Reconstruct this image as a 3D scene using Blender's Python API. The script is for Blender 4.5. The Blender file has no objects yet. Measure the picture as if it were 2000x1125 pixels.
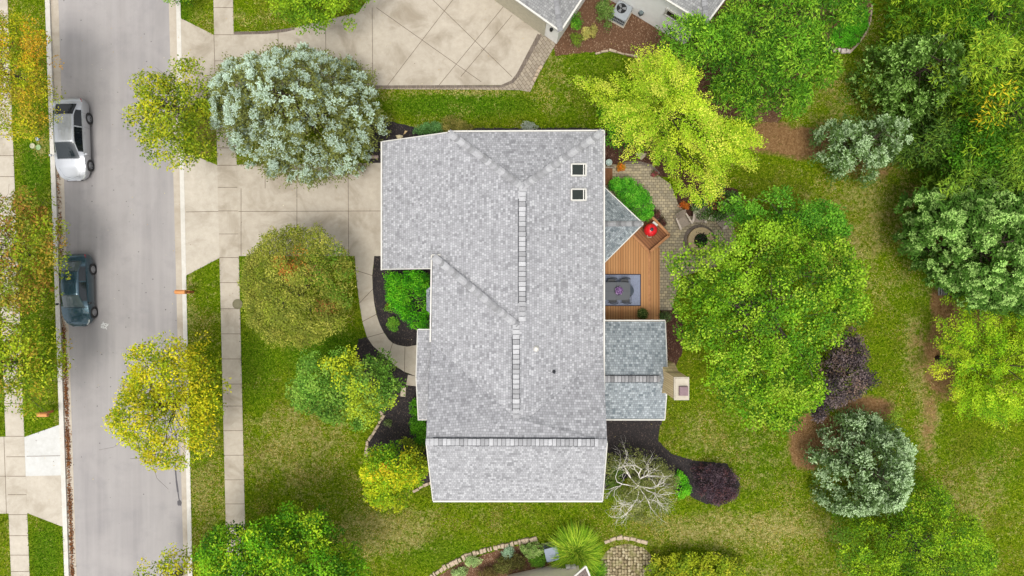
import bpy, math, random
import numpy as np
from mathutils import Vector, Matrix

# ---------------------------------------------------------------- camera, world, sun, exposure
H = 41.67          # camera height in metres
S = 32.0           # photo pixels per metre on the ground (2000 px wide photo)
scene = bpy.context.scene
COL = scene.collection
cam_d = bpy.data.cameras.new('camera')
cam_d.sensor_width = 36.0
cam_d.lens = 24.0
cam_d.clip_end = 2000.0
cam = bpy.data.objects.new('camera', cam_d)
COL.objects.link(cam)
cam.location = (0, 0, H)
cam.rotation_euler = (0, 0, 0)
scene.camera = cam

SUN_EL, SUN_AZ = math.radians(74), math.radians(190)     # azimuth clockwise from +Y
world = bpy.data.worlds.new('World')
scene.world = world
world.use_nodes = True
wn, wl = world.node_tree.nodes, world.node_tree.links
sky = wn.new('ShaderNodeTexSky')
sky.sky_type = 'NISHITA'
sky.sun_disc = False
sky.sun_elevation = SUN_EL
sky.sun_rotation = SUN_AZ
sky.air_density = 1.0
sky.dust_density = 4.0
sky.ozone_density = 1.0
hs = wn.new('ShaderNodeHueSaturation')
hs.inputs['Saturation'].default_value = 0.14
wl.new(sky.outputs[0], hs.inputs['Color'])
wl.new(hs.outputs[0], wn['Background'].inputs[0])
wn['Background'].inputs[1].default_value = 0.15
sd = bpy.data.lights.new('sun', 'SUN')
sd.energy = 1.0
sd.angle = math.radians(20)
sd.color = (1.0, 0.95, 0.87)
sun = bpy.data.objects.new('sun', sd)
COL.objects.link(sun)
dirv = Vector((math.sin(SUN_AZ) * math.cos(SUN_EL), math.cos(SUN_AZ) * math.cos(SUN_EL), math.sin(SUN_EL)))
sun.rotation_euler = dirv.to_track_quat('Z', 'Y').to_euler()
sun.location = (0, 0, 60)
scene.view_settings.view_transform = 'Standard'
scene.view_settings.look = 'None'
scene.view_settings.gamma = 1.0
scene.view_settings.exposure = 0.78

# ---------------------------------------------------------------- helpers
def W(px, py, z=0.0):
    "photo pixel of a point known to be z metres up -> world position"
    f = (1 - z / H) / S
    return Vector(((px - 1000) * f, (562.5 - py) * f, z))

def lin(c):
    c = c / 255.0
    return c / 12.92 if c <= 0.04045 else ((c + 0.055) / 1.055) ** 2.4

def ap(r, g, b, k=0.62):
    "sRGB appearance -> plausible albedo"
    return (lin(r) * k, lin(g) * k, lin(b) * k, 1.0)

def tag(o, label=None, cat=None, group=None, kind=None):
    if label: o['label'] = label
    if cat: o['category'] = cat
    if group: o['group'] = group
    if kind: o['kind'] = kind
    return o

def empty(name, loc, rz=0.0, label=None, cat=None, group=None):
    o = bpy.data.objects.new(name, None)
    COL.objects.link(o)
    o.location = loc
    o.rotation_euler = (0, 0, rz)
    o.empty_display_size = 0.1
    return tag(o, label, cat, group)

class Mat:
    def __init__(self, name, rough=0.8, spec=0.3):
        self.m = bpy.data.materials.new(name)
        self.m.use_nodes = True
        self.nt = self.m.node_tree
        self.b = self.nt.nodes['Principled BSDF']
        self.b.inputs['Roughness'].default_value = rough
        self.b.inputs['Specular IOR Level'].default_value = spec
        self._c = None
    def n(self, t, **kw):
        nd = self.nt.nodes.new(t)
        for k, v in kw.items():
            if k in nd.inputs: nd.inputs[k].default_value = v
            else: setattr(nd, k, v)
        return nd
    def l(self, a, b): self.nt.links.new(a, b)
    def co(self, scale=None):
        if self._c is None:
            g = self.n('ShaderNodeNewGeometry')
            self._c = g.outputs['Position']
        if scale is None: return self._c
        mp = self.n('ShaderNodeMapping')
        mp.inputs['Scale'].default_value = scale
        self.l(self._c, mp.inputs['Vector'])
        return mp.outputs[0]
    def noise(self, scale, detail=4, rough=0.6, vec=None, dist=0.0):
        t = self.n('ShaderNodeTexNoise')
        t.inputs['Scale'].default_value = scale
        t.inputs['Detail'].default_value = detail
        t.inputs['Roughness'].default_value = rough
        t.inputs['Distortion'].default_value = dist
        self.l(vec if vec is not None else self.co(), t.inputs['Vector'])
        return t.outputs['Fac']
    def ramp(self, fac, stops):
        r = self.n('ShaderNodeValToRGB')
        e = r.color_ramp.elements
        while len(e) < len(stops): e.new(0.5)
        for i, (p, c) in enumerate(stops):
            e[i].position = p
            e[i].color = c if len(c) == 4 else (*c, 1)
        self.l(fac, r.inputs[0])
        return r.outputs[0]
    def step(self, fac, a, b):
        r = self.n('ShaderNodeMapRange')
        r.inputs['From Min'].default_value = a
        r.inputs['From Max'].default_value = b
        self.l(fac, r.inputs['Value'])
        return r.outputs[0]
    def mix(self, fac, a, b, mode='MIX'):
        m = self.n('ShaderNodeMix', data_type='RGBA', blend_type=mode)
        for sock, v in ((m.inputs[0], fac), (m.inputs[6], a), (m.inputs[7], b)):
            if isinstance(v, (int, float)): sock.default_value = v
            elif isinstance(v, tuple): sock.default_value = v
            else: self.l(v, sock)
        return m.outputs[2]
    def math(self, op, a, b=0.0, clamp=False):
        m = self.n('ShaderNodeMath', operation=op, use_clamp=clamp)
        for sock, v in ((m.inputs[0], a), (m.inputs[1], b)):
            if isinstance(v, (int, float)): sock.default_value = v
            else: self.l(v, sock)
        return m.outputs[0]
    def base(self, c):
        if isinstance(c, tuple): self.b.inputs['Base Color'].default_value = c
        else: self.l(c, self.b.inputs['Base Color'])
    def bump(self, h, strength=0.4, dist=0.02):
        bp = self.n('ShaderNodeBump')
        bp.inputs['Strength'].default_value = strength
        bp.inputs['Distance'].default_value = dist
        self.l(h, bp.inputs['Height'])
        self.l(bp.outputs[0], self.b.inputs['Normal'])

def simple(name, c, rough=0.6, spec=0.3, metal=0.0, var=0.12, scale=6.0, bump=0.0):
    m = Mat(name, rough, spec)
    n = m.noise(scale, 4)
    d = tuple(x * (1 - var) for x in c[:3]) + (1,)
    e = tuple(min(1, x * (1 + var)) for x in c[:3]) + (1,)
    m.base(m.ramp(n, [(0.3, d), (0.7, e)]))
    m.b.inputs['Metallic'].default_value = metal
    if bump: m.bump(m.noise(scale * 6, 3), bump, 0.01)
    return m.m

def attr_mat(name, rough=0.7, spec=0.25, trans=0.0, fine=0.0):
    m = Mat(name, rough, spec)
    a = m.n('ShaderNodeAttribute', attribute_name='Col')
    c = a.outputs['Color']
    if fine:
        c = m.mix(m.math('MULTIPLY', m.step(m.noise(14, 3), 0.35, 0.7), fine), c, (0.5, 0.5, 0.5, 1), 'MULTIPLY')
    m.base(c)
    if trans:
        t = m.n('ShaderNodeBsdfTranslucent')
        m.l(a.outputs['Color'], t.inputs[0])
        mx = m.n('ShaderNodeMixShader')
        mx.inputs[0].default_value = trans
        m.l(m.b.outputs[0], mx.inputs[1])
        m.l(t.outputs[0], mx.inputs[2])
        m.l(mx.outputs[0], m.nt.nodes['Material Output'].inputs[0])
    return m.m

class MB:
    "mesh builder, one object per build"
    def __init__(self):
        self.v, self.f, self.mi, self.c, self.sm = [], [], [], [], []
        self.cur, self.col, self.smooth = 0, None, False
        self.M = Matrix.Identity(4)
    def xf(self, loc=(0, 0, 0), rz=0.0, rx=0.0, ry=0.0):
        self.M = Matrix.Translation(loc) @ Matrix.Rotation(rz, 4, 'Z') @ Matrix.Rotation(ry, 4, 'Y') @ Matrix.Rotation(rx, 4, 'X')
        return self
    def add(self, vs, fs):
        b = len(self.v)
        self.v += [tuple(self.M @ Vector(p)) for p in vs]
        for f in fs:
            self.f.append([i + b for i in f])
            self.mi.append(self.cur)
            self.c.append(self.col or (1, 1, 1, 1))
            self.sm.append(self.smooth)
        return self
    def box(self, c, s, rz=0.0, taper=1.0):
        x, y, z = s[0] / 2, s[1] / 2, s[2] / 2
        R = Matrix.Rotation(rz, 3, 'Z')
        vs = []
        for k, t in ((-z, 1.0), (z, taper)):
            for a, b in ((-x, -y), (x, -y), (x, y), (-x, y)):
                p = R @ Vector((a * t, b * t, 0))
                vs.append((c[0] + p.x, c[1] + p.y, c[2] + k))
        return self.add(vs, [(3, 2, 1, 0), (4, 5, 6, 7), (0, 1, 5, 4), (1, 2, 6, 5), (2, 3, 7, 6), (3, 0, 4, 7)])
    def beam(self, a, b, w, h):
        "box between two points, h vertical-ish"
        a, b = Vector(a), Vector(b)
        d = (b - a).normalized()
        u = d.cross(Vector((0, 0, 1)))
        if u.length < 1e-4: u = Vector((1, 0, 0))
        u.normalize(); n = u.cross(d)
        vs = []
        for p in (a, b):
            for s, t in ((-1, -1), (1, -1), (1, 1), (-1, 1)):
                vs.append(p + u * s * w / 2 + n * t * h / 2)
        return self.add(vs, [(0, 1, 2, 3), (7, 6, 5, 4), (0, 4, 5, 1), (1, 5, 6, 2), (2, 6, 7, 3), (3, 7, 4, 0)])
    def prism(self, pts, z0, z1):
        n = len(pts)
        area = sum(pts[i][0] * pts[(i + 1) % n][1] - pts[(i + 1) % n][0] * pts[i][1] for i in range(n))
        if area < 0: pts = pts[::-1]
        vs = [(p[0], p[1], z0) for p in pts] + [(p[0], p[1], z1) for p in pts]
        fs = [list(range(n, 2 * n)), list(range(n - 1, -1, -1))]
        fs += [(i, (i + 1) % n, n + (i + 1) % n, n + i) for i in range(n)]
        return self.add(vs, fs)
    def tube(self, path, radii, k=6, cap=True):
        path = [Vector(p) for p in path]
        vs, fs = [], []
        for i, p in enumerate(path):
            d = (path[min(i + 1, len(path) - 1)] - path[max(i - 1, 0)]).normalized()
            u = d.cross(Vector((0.31, 0.17, 0.93)))
            if u.length < 1e-3: u = Vector((1, 0, 0))
            u.normalize(); w = d.cross(u)
            r = radii[i] if isinstance(radii, (list, tuple)) else radii
            for j in range(k):
                a = 2 * math.pi * j / k
                vs.append(p + u * math.cos(a) * r + w * math.sin(a) * r)
        for i in range(len(path) - 1):
            for j in range(k):
                fs.append((i * k + j, i * k + (j + 1) % k, (i + 1) * k + (j + 1) % k, (i + 1) * k + j))
        if cap:
            fs.append(list(range(k))[::-1])
            fs.append([(len(path) - 1) * k + j for j in range(k)])
        return self.add(vs, fs)
    def lathe(self, prof, c=(0, 0, 0), k=24, axis='Z'):
        vs, fs = [], []
        for r, z in prof:
            for j in range(k):
                a = 2 * math.pi * j / k
                if axis == 'Z': vs.append((c[0] + r * math.cos(a), c[1] + r * math.sin(a), c[2] + z))
                else: vs.append((c[0] + z, c[1] + r * math.cos(a), c[2] + r * math.sin(a)))
        for i in range(len(prof) - 1):
            for j in range(k):
                fs.append((i * k + j, i * k + (j + 1) % k, (i + 1) * k + (j + 1) % k, (i + 1) * k + j))
        return self.add(vs, fs)
    def build(self, name, mats, parent=None, world=True, uv=False):
        me = bpy.data.meshes.new(name)
        off = Vector((0, 0, 0))
        mat = None
        if parent is not None and world:
            mat = (Matrix.Translation(parent.location) @ Matrix.Rotation(parent.rotation_euler.z, 4, 'Z')).inverted()
            if parent.parent is not None:
                mat = None
                q, acc = parent, Matrix.Identity(4)
                while q is not None:
                    acc = Matrix.Translation(q.location) @ Matrix.Rotation(q.rotation_euler.z, 4, 'Z') @ acc
                    q = q.parent
                mat = acc.inverted()
        vs = [tuple(mat @ Vector(p)) for p in self.v] if mat is not None else self.v
        me.from_pydata(vs, [], self.f)
        if not isinstance(mats, (list, tuple)): mats = [mats]
        for m in mats: me.materials.append(m)
        me.polygons.foreach_set('material_index', self.mi)
        me.polygons.foreach_set('use_smooth', self.sm)
        if any(c != (1, 1, 1, 1) for c in self.c):
            ca = me.color_attributes.new('Col', 'FLOAT_COLOR', 'CORNER')
            buf = []
            for p, c in zip(self.f, self.c): buf += list(c) * len(p)
            ca.data.foreach_set('color', buf)
        if uv:
            ul = me.uv_layers.new(name='UVMap')
            for p in me.polygons:
                n = p.normal
                up = Vector((0, 0, 1)) - n * n.z
                if up.length < 1e-3: up = Vector((0, 1, 0))
                up.normalize(); u = up.cross(n)
                for li in p.loop_indices:
                    q = Vector(self.v[me.loops[li].vertex_index])
                    ul.data[li].uv = (q.dot(u), q.dot(up))
        me.update()
        o = bpy.data.objects.new(name, me)
        COL.objects.link(o)
        if parent is not None: o.parent = parent
        return o

def inpoly(x, y, P):
    P = np.asarray(P, float)
    r = np.zeros(x.shape, bool)
    j = len(P) - 1
    for i in range(len(P)):
        xi, yi, xj, yj = P[i, 0], P[i, 1], P[j, 0], P[j, 1]
        if yi != yj:
            r ^= ((yi > y) != (yj > y)) & (x < (xj - xi) * (y - yi) / (yj - yi) + xi)
        j = i
    return r

def edgedist(x, y, P):
    P = np.asarray(P, float)
    d = np.full(x.shape, 1e9)
    for i in range(len(P)):
        a, b = P[i], P[(i + 1) % len(P)]
        ab = b - a
        t = np.clip(((x - a[0]) * ab[0] + (y - a[1]) * ab[1]) / max(1e-9, ab @ ab), 0, 1)
        d = np.minimum(d, np.hypot(x - a[0] - t * ab[0], y - a[1] - t * ab[1]))
    return d

def vnoise(x, y, s, seed):
    "cheap smooth 2-D value noise 0..1"
    r = np.random.RandomState(seed)
    g = r.rand(64, 64)
    X, Y = x / s + 1000, y / s + 1000
    xi, yi = np.floor(X).astype(int), np.floor(Y).astype(int)
    fx, fy = X - xi, Y - yi
    fx, fy = fx * fx * (3 - 2 * fx), fy * fy * (3 - 2 * fy)
    a, b = g[xi % 64, yi % 64], g[(xi + 1) % 64, yi % 64]
    c, d = g[xi % 64, (yi + 1) % 64], g[(xi + 1) % 64, (yi + 1) % 64]
    return (a * (1 - fx) + b * fx) * (1 - fy) + (c * (1 - fx) + d * fx) * fy

def quads(name, Q, C, mat, parent=None, origin=None, tri=False):
    "Q (n,k,3) world coordinates, C (n,k,4) colours -> one mesh"
    n, k = Q.shape[:2]
    Q = Q.reshape(-1, 3).astype(np.float32)
    if origin is not None: Q = Q - np.array(origin, np.float32)
    me = bpy.data.meshes.new(name)
    me.vertices.add(n * k)
    me.vertices.foreach_set('co', Q.ravel())
    me.loops.add(n * k)
    me.loops.foreach_set('vertex_index', np.arange(n * k, dtype=np.int32))
    me.polygons.add(n)
    me.polygons.foreach_set('loop_start', np.arange(0, n * k, k, dtype=np.int32))
    try: me.polygons.foreach_set('loop_total', np.full(n, k, dtype=np.int32))
    except Exception: pass
    ca = me.color_attributes.new('Col', 'FLOAT_COLOR', 'POINT')
    ca.data.foreach_set('color', C.reshape(-1).astype(np.float32))
    me.materials.append(mat)
    me.update(calc_edges=True)
    o = bpy.data.objects.new(name, me)
    COL.objects.link(o)
    if parent is not None: o.parent = parent
    return o

def unit(a): return a / np.maximum(1e-9, np.linalg.norm(a, axis=-1, keepdims=True))

def leaf_quads(P, N, D, ln, wd, fold=0.0):
    "rhombic leaves: P base (n,3), N normal, D direction"
    D = unit(D - N * np.sum(D * N, -1, keepdims=True))
    T = np.cross(N, D)
    ln, wd = ln[:, None], wd[:, None]
    return np.stack([P, P + D * ln * 0.5 + T * wd * 0.5, P + D * ln, P + D * ln * 0.5 - T * wd * 0.5], 1)

def palette(r, n, cols, w=None):
    cols = np.array([c[:3] for c in cols])
    return cols[r.choice(len(cols), n, p=None if w is None else np.array(w) / sum(w))]

M_leaf = attr_mat('foliage', 0.55, 0.10, 0.22)
M_needle = attr_mat('needles', 0.7, 0.08, 0.10)
M_grass = attr_mat('grass_blade', 0.8, 0.05, 0.2)

def bark(name, c): return simple(name, c, 0.9, 0.1, var=0.35, scale=9, bump=0.5)
M_bark = bark('bark_grey', ap(120, 108, 96))
M_barkd = bark('bark_dark', ap(84, 72, 62))
M_barkw = bark('bark_pale', ap(236, 230, 220, 0.8))

# styles: leaf length, width, clump radius, leaves per clump, flatness
STY = {
 'broad':  dict(ln=.145, wd=.10, rc=.50, n=62, flat=.65, tilt=.75),
 'fine':   dict(ln=.12, wd=.065, rc=.42, n=46, flat=.65, tilt=.9),
 'airy':   dict(ln=.16, wd=.09, rc=.48, n=34, flat=.55, tilt=.8),
 'long':   dict(ln=.24, wd=.065, rc=.50, n=44, flat=.7, tilt=.8),
 'bough':  dict(ln=.10, wd=.05, rc=.36, n=96, flat=.5, tilt=.9, el=1.0),
 'willow': dict(ln=.30, wd=.055, rc=.55, n=46, flat=.5, tilt=.8),
 'lacy':   dict(ln=.11, wd=.055, rc=.25, n=42, flat=.9, tilt=.7),
 'small':  dict(ln=.09, wd=.055, rc=.22, n=36, flat=.7, tilt=.75),
 'dense':  dict(ln=.10, wd=.07, rc=.26, n=44, flat=.6, tilt=.6),
}

def lobes(r, x, y, PW, spacing):
    "group clump positions round the ends of boughs: returns distance to own bough, gap to the next, lobe index"
    lo, hi = PW.min(0), PW.max(0)
    spacing = min(spacing, float((hi - lo).min()) * .55)
    k = max(3, int((hi[0] - lo[0]) * (hi[1] - lo[1]) / spacing ** 2))
    c = r.uniform(lo, hi, (k * 3, 2))
    keep = []
    for p in c:
        if all((p[0] - q[0]) ** 2 + (p[1] - q[1]) ** 2 > (.62 * spacing) ** 2 for q in keep): keep.append(p)
    while len(keep) < 2: keep.append(keep[0] + .1)
    c = np.array(keep)
    D = np.hypot(x[:, None] - c[None, :, 0], y[:, None] - c[None, :, 1])
    o = np.argsort(D, 1)[:, :2]; i = np.arange(len(x))
    return D[i, o[:, 0]], D[i, o[:, 1]] - D[i, o[:, 0]], o[:, 0], len(c)

def crown(r, P, z0, z1, style, cols, w=None, dens=1.0, gap=0.0, clumpcol=None, patches=None, cone=False, inner=0.35, ze=0.45, jit=0.15, size=1.0, lobe=1.5, ldep=.75):
    """P: crown outline in photo pixels at its widest height.  returns quads, colours, clump centres"""
    s = STY[style]
    zm = z0 + ze * (z1 - z0)
    PW = np.array([W(a, b, zm)[:2] for a, b in P])
    lo, hi = PW.min(0), PW.max(0)
    area = 0.5 * abs(np.dot(PW[:, 0], np.roll(PW[:, 1], 1)) - np.dot(PW[:, 1], np.roll(PW[:, 0], 1)))
    rc = s['rc'] * size
    nc = int(dens * area / (rc * rc) * 1.15) + 4
    m = nc * 6
    x, y = r.uniform(lo[0], hi[0], m), r.uniform(lo[1], hi[1], m)
    ed = edgedist(x, y, PW)
    ok = inpoly(x, y, PW) & (ed > rc * (.15 if style == 'bough' else .45))
    if gap: ok &= vnoise(x, y, rc * 2.6, r.randint(9999)) > gap * r.uniform(.75, 1.25, m)
    L1, L2, Li, Ln = lobes(r, x, y, PW, lobe)
    ok &= (L2 > lobe * .16) | (r.rand(m) < .3)
    L1, Li = L1[ok][:nc], Li[ok][:nc]
    x, y, ed = x[ok][:nc], y[ok][:nc], ed[ok][:nc]
    nc = len(x)
    if nc < 2: L1, Li = np.zeros(2), np.zeros(2, int); x, y, ed = np.array([PW[:, 0].mean()] * 2), np.array([PW[:, 1].mean()] * 2), np.array([.2, .2]); nc = 2
    dn = np.clip(ed / max(ed.max(), .01), 0, 1)
    prof = dn ** 0.85 if cone else np.sqrt(np.clip(1 - (1 - dn) ** 2, 0, 1))
    zt = zm + (z1 - zm) * prof
    zb = zm - (zm - z0) * np.sqrt(np.clip(1 - (1 - dn) ** 2, 0, 1))
    lump = vnoise(x, y, rc * 3.2, r.randint(9999))
    lh = r.uniform(-.5, .5, Ln + 1) * min(.8, (z1 - z0) * .16)
    zt = zt - (z1 - z0) * 0.12 * (1 - lump) - min(ldep, (z1 - z0) * .25) * (L1 / (lobe * .6)) ** 2 + lh[Li]
    zt = np.maximum(zt, zb + .1)
    low = r.rand(nc) < inner
    z = np.where(low, zb + (zt - zb) * r.rand(nc), zt - r.rand(nc) * rc * .5)
    cc = np.stack([x, y, z], 1)
    n = int(s['n'])
    N = nc * n
    rr = rc * r.uniform(.65, 1.25, nc)
    d = unit(r.normal(size=(N, 3)) * [1, 1, .8] + [0, 0, .45])
    C = np.repeat(cc, n, 0)
    R = np.repeat(rr, n)[:, None]
    off = d * R * (0.35 + 0.75 * r.rand(N, 1) ** .6) * [1, 1, s['flat']]
    if s.get('el'):
        oc = cc[:, :2] - PW.mean(0); oc = unit(np.concatenate([oc, -.25 * np.ones((nc, 1))], 1) + r.normal(size=(nc, 3)) * [.35, .35, .1])
        OC = np.repeat(oc, n, 0)
        off = off * .8 + OC * np.sum(off * OC, -1, keepdims=True) * s['el']
    p = C + off
    p[:, 2] = np.maximum(p[:, 2], 0.03)
    nrm = unit(d * .5 + [0, 0, s['tilt']] + r.normal(size=(N, 3)) * .55)
    ori = unit(d * [1, 1, .2] + r.normal(size=(N, 3)) * .8)
    q = leaf_quads(p, nrm, ori, s['ln'] * r.uniform(.6, 1.25, N) * size ** .5, s['wd'] * r.uniform(.7, 1.25, N) * size ** .5)
    # colour: per clump choice with per leaf spread
    lt = r.normal(1, .10, Ln + 1)[Li][:, None]
    base = palette(r, nc, cols, w) * r.normal(1, .08, (nc, 1)).clip(.6, 1.4) * lt
    if patches:
        for (cx, cy, rad, pc, pr) in patches:
            c0 = W(cx, cy, z1 * .85)
            dd = np.hypot(x - c0.x, y - c0.y)
            hit = r.rand(nc) < pr * np.clip(1.4 - dd / (rad / S), 0, 1)
            base[hit] = np.array(pc[:3])
    lc = np.repeat(base, n, 0)
    other = palette(r, N, cols, w)
    k = r.rand(N, 1) * .5
    lc = lc * (1 - k) + other * k
    lc = lc * (1 + r.normal(size=(N, 1)) * jit).clip(.5, 1.6)
    lc = np.concatenate([lc.clip(0, .9), np.ones((N, 1))], 1)
    return q, np.repeat(lc[:, None, :], 4, 1), cc

def limbs(mb, r, base, top, targets, r0, bend=.25, steps=5, twigs=0):
    base = Vector(base)
    for t in targets:
        t = Vector(t)
        s0 = r.uniform(.25, .8)
        a = base.lerp(top, s0)
        if t.z < a.z: a = base.lerp(top, max(.15, s0 * .5))
        L = (t - a).length
        pts, rad = [], []
        k = Vector((r.uniform(-1, 1), r.uniform(-1, 1), r.uniform(0, 1))) * L * bend
        rr = r0 * r.uniform(.18, .36)
        for i in range(steps + 1):
            u = i / steps
            p = a.lerp(t, u) + k * math.sin(u * math.pi) * .6 + Vector(r.uniform(-1, 1, 3)) * L * .03 * (0 < i < steps)
            pts.append(p); rad.append(max(.008, rr * (1 - .88 * u)))
        mb.tube(pts, rad, 5, False)
        for q in range(twigs):
            i = r.randint(1, steps + 1)
            e = pts[i] + Vector((*r.uniform(-1, 1, 2), r.uniform(-.3, .6))) * L * .3
            mid = pts[i].lerp(e, .5) + Vector(r.uniform(-1, 1, 3)) * L * .04
            mb.tube([pts[i], mid, e], [rad[i] * .6 + .004, rad[i] * .4 + .004, .006], 4, False)

def blob(cx, cy, rx, ry, seed, k=14, var=.16, rot=0.0):
    r = random.Random(seed)
    out = []
    for i in range(k):
        a = 2 * math.pi * i / k
        q = 1 + r.uniform(-var, var)
        x, y = math.cos(a) * rx * q, math.sin(a) * ry * q
        out.append((cx + x * math.cos(rot) - y * math.sin(rot), cy + x * math.sin(rot) + y * math.cos(rot)))
    return out

def tree(name, label, cat, P, z0, z1, style, cols, w=None, seed=1, nl=14, r0=.16, trunk=None, mat=None, group=None, twigs=0, tc=None, **kw):
    r = np.random.RandomState(seed)
    q, c, cc = crown(r, P, z0, z1, style, cols, w, **kw)
    zm = (z0 + z1) / 2
    mx, my = np.mean([p[0] for p in P]), np.mean([p[1] for p in P])
    b = W(*(trunk or (mx, my)), zm if trunk is None else 0.0)
    b = Vector((b.x, b.y, 0))
    cen = Vector(cc.mean(0))
    root = empty(name, b, 0, label, cat, group)
    mb = MB(); mb.smooth = True
    top = Vector((cen.x * .7 + b.x * .3, cen.y * .7 + b.y * .3, z0 + (z1 - z0) * .75))
    k = top - b
    pts = [b + k * u + Vector((r.uniform(-.1, .1), r.uniform(-.1, .1), 0)) * (0 < u < 1) for u in (0, .08, .3, .6, 1)]
    mb.tube(pts, [r0 * 1.5, r0 * 1.05, r0 * .85, r0 * .55, .02], 9)
    idx = r.choice(len(cc), min(nl, len(cc)), replace=False)
    limbs(mb, r, b, top, [cc[i] for i in idx], r0, twigs=twigs)
    mb.build('trunk', mat or M_bark, root)
    quads('crown', q, c, M_leaf, root, b)
    return root

def shrub(name, label, P, z0, z1, style, cols, w=None, seed=1, cat='shrub', group=None, **kw):
    r = np.random.RandomState(seed)
    kw.setdefault('inner', .25); kw.setdefault('ze', .3)
    q, c, cc = crown(r, P, z0, z1, style, cols, w, **kw)
    b = cc.mean(0); b[2] = 0
    o = quads(name, q, c, M_leaf, None, b)
    o.location = b
    return tag(o, label, cat, group)

def needle_tree(name, label, cat, P, z0, z1, seed, tip, mid, base, r0=.15, puff=.42, shoots=9, need=10, nlen=.11, up=.35, spr=.75, dens=1.0, mat=None, trunk=None, ze=.25, group=None, gap=0.0, inner=.35, wmul=1.0, lobe=.95):
    "conifer: layered boughs that carry fans of needled shoots"
    r = np.random.RandomState(seed)
    zm = z0 + ze * (z1 - z0)
    PW = np.array([W(a, b, zm)[:2] for a, b in P])
    lo, hi = PW.min(0), PW.max(0)
    area = 0.5 * abs(np.dot(PW[:, 0], np.roll(PW[:, 1], 1)) - np.dot(PW[:, 1], np.roll(PW[:, 0], 1)))
    nc = int(dens * area / (puff * puff) * 1.25) + 3
    m = nc * 6
    x, y = r.uniform(lo[0], hi[0], m), r.uniform(lo[1], hi[1], m)
    ed = edgedist(x, y, PW)
    ok = inpoly(x, y, PW)
    if gap: ok &= vnoise(x, y, puff * 2.4, r.randint(9999)) > gap
    L1, L2, Li, Ln = lobes(r, x, y, PW, lobe)
    ok &= (L2 > lobe * .27) | (r.rand(m) < .08)
    L1, Li = L1[ok][:nc], Li[ok][:nc]
    x, y, ed = x[ok][:nc], y[ok][:nc], ed[ok][:nc]
    nc = len(x)
    dn = np.clip(ed / ed.max(), 0, 1)
    zt = zm + (z1 - zm) * dn ** .8
    lump = vnoise(x, y, puff * 2.2, r.randint(9999))
    zt -= (z1 - z0) * .06 * (1 - lump) + .6 * (L1 / (lobe * .6)) ** 2 + r.uniform(-.35, .35, Ln)[Li]
    z = np.where(r.rand(nc) < inner, z0 + (zt - z0) * r.rand(nc), zt)
    cc = np.stack([x, y, z], 1)
    c0 = np.array([W(*(trunk or (np.mean([p[0] for p in P]), np.mean([p[1] for p in P]))), zm)[:2]]).ravel()
    out = np.concatenate([cc[:, :2] - c0, np.zeros((nc, 1))], 1)
    out = unit(out + r.normal(size=(nc, 3)) * [.2, .2, 0])
    # shoots in each tuft fan outward and up
    Ns = nc * shoots
    ax = unit(np.repeat(out, shoots, 0) * .55 + r.normal(size=(Ns, 3)) * [spr, spr, .25] + [0, 0, up])
    ln = puff * r.uniform(.55, 1.05, Ns)
    sb = np.repeat(cc, shoots, 0) + ax * .04
    # needles along shoots
    N = Ns * need
    t = np.tile(np.linspace(.12, 1, need), Ns)
    AX = np.repeat(ax, need, 0)
    p = np.repeat(sb, need, 0) + AX * (np.repeat(ln, need) * t)[:, None]
    side = unit(np.cross(AX, unit(r.normal(size=(N, 3)))))
    d = unit(side * .8 + AX * .75)
    nrm = unit(np.cross(d, np.cross([0, 0, 1.0], d)) + r.normal(size=(N, 3)) * .35 + [0, 0, .5])
    q = leaf_quads(p, nrm, d, nlen * r.uniform(.7, 1.2, N), nlen * .34 * wmul * np.ones(N))
    q[:, :, 2] = np.maximum(q[:, :, 2], .02)
    # older inner needles on the boughs under the fresh tips
    nf = int(nc * 1.6); K = 26
    fi = r.choice(nc, nf); fc = cc[fi] + r.normal(size=(nf, 3)) * [.18, .18, .05] - [0, 0, puff * .55]
    FN = nf * K
    fp = np.repeat(fc, K, 0) + r.normal(size=(FN, 3)) * [puff * .55, puff * .55, puff * .2]
    fd = unit(np.repeat(out[fi], K, 0) + r.normal(size=(FN, 3)) * [.8, .8, .3])
    fq = leaf_quads(fp, unit(r.normal(size=(FN, 3)) * .45 + [0, 0, 1]), fd, nlen * 1.7 * r.uniform(.7, 1.2, FN), nlen * .75 * np.ones(FN))
    fq[:, :, 2] = np.maximum(fq[:, :, 2], .02)
    tip, mid, base = (np.array(c[:3]) for c in (tip, mid, base))
    fcol = (base * .7 + mid * .3) * r.normal(1, .18, (FN, 1)).clip(.4, 1.6)
    tt = (t[:, None] + r.normal(size=(N, 1)) * .12).clip(0, 1)
    colr = np.where(tt > .5, mid + (tip - mid) * (tt - .5) * 2, base + (mid - base) * tt * 2)
    tone = np.repeat(r.normal(1, .08, nc) * r.normal(1, .10, Ln)[Li], shoots * need)[:, None]
    colr = (colr * tone * r.normal(1, .1, (N, 1))).clip(0, .9)
    q = np.concatenate([q, fq]); colr = np.concatenate([colr, fcol.clip(0, .9)])
    C = np.concatenate([colr, np.ones((len(colr), 1))], 1)
    b = Vector((c0[0], c0[1], 0))
    root = empty(name, b, 0, label, cat, group)
    mb = MB(); mb.smooth = True
    top = Vector((b.x, b.y, z1 * .8))
    mb.tube([b, b.lerp(top, .08), b.lerp(top, .5), top], [r0 * 1.4, r0, r0 * .6, .015], 9)
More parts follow.
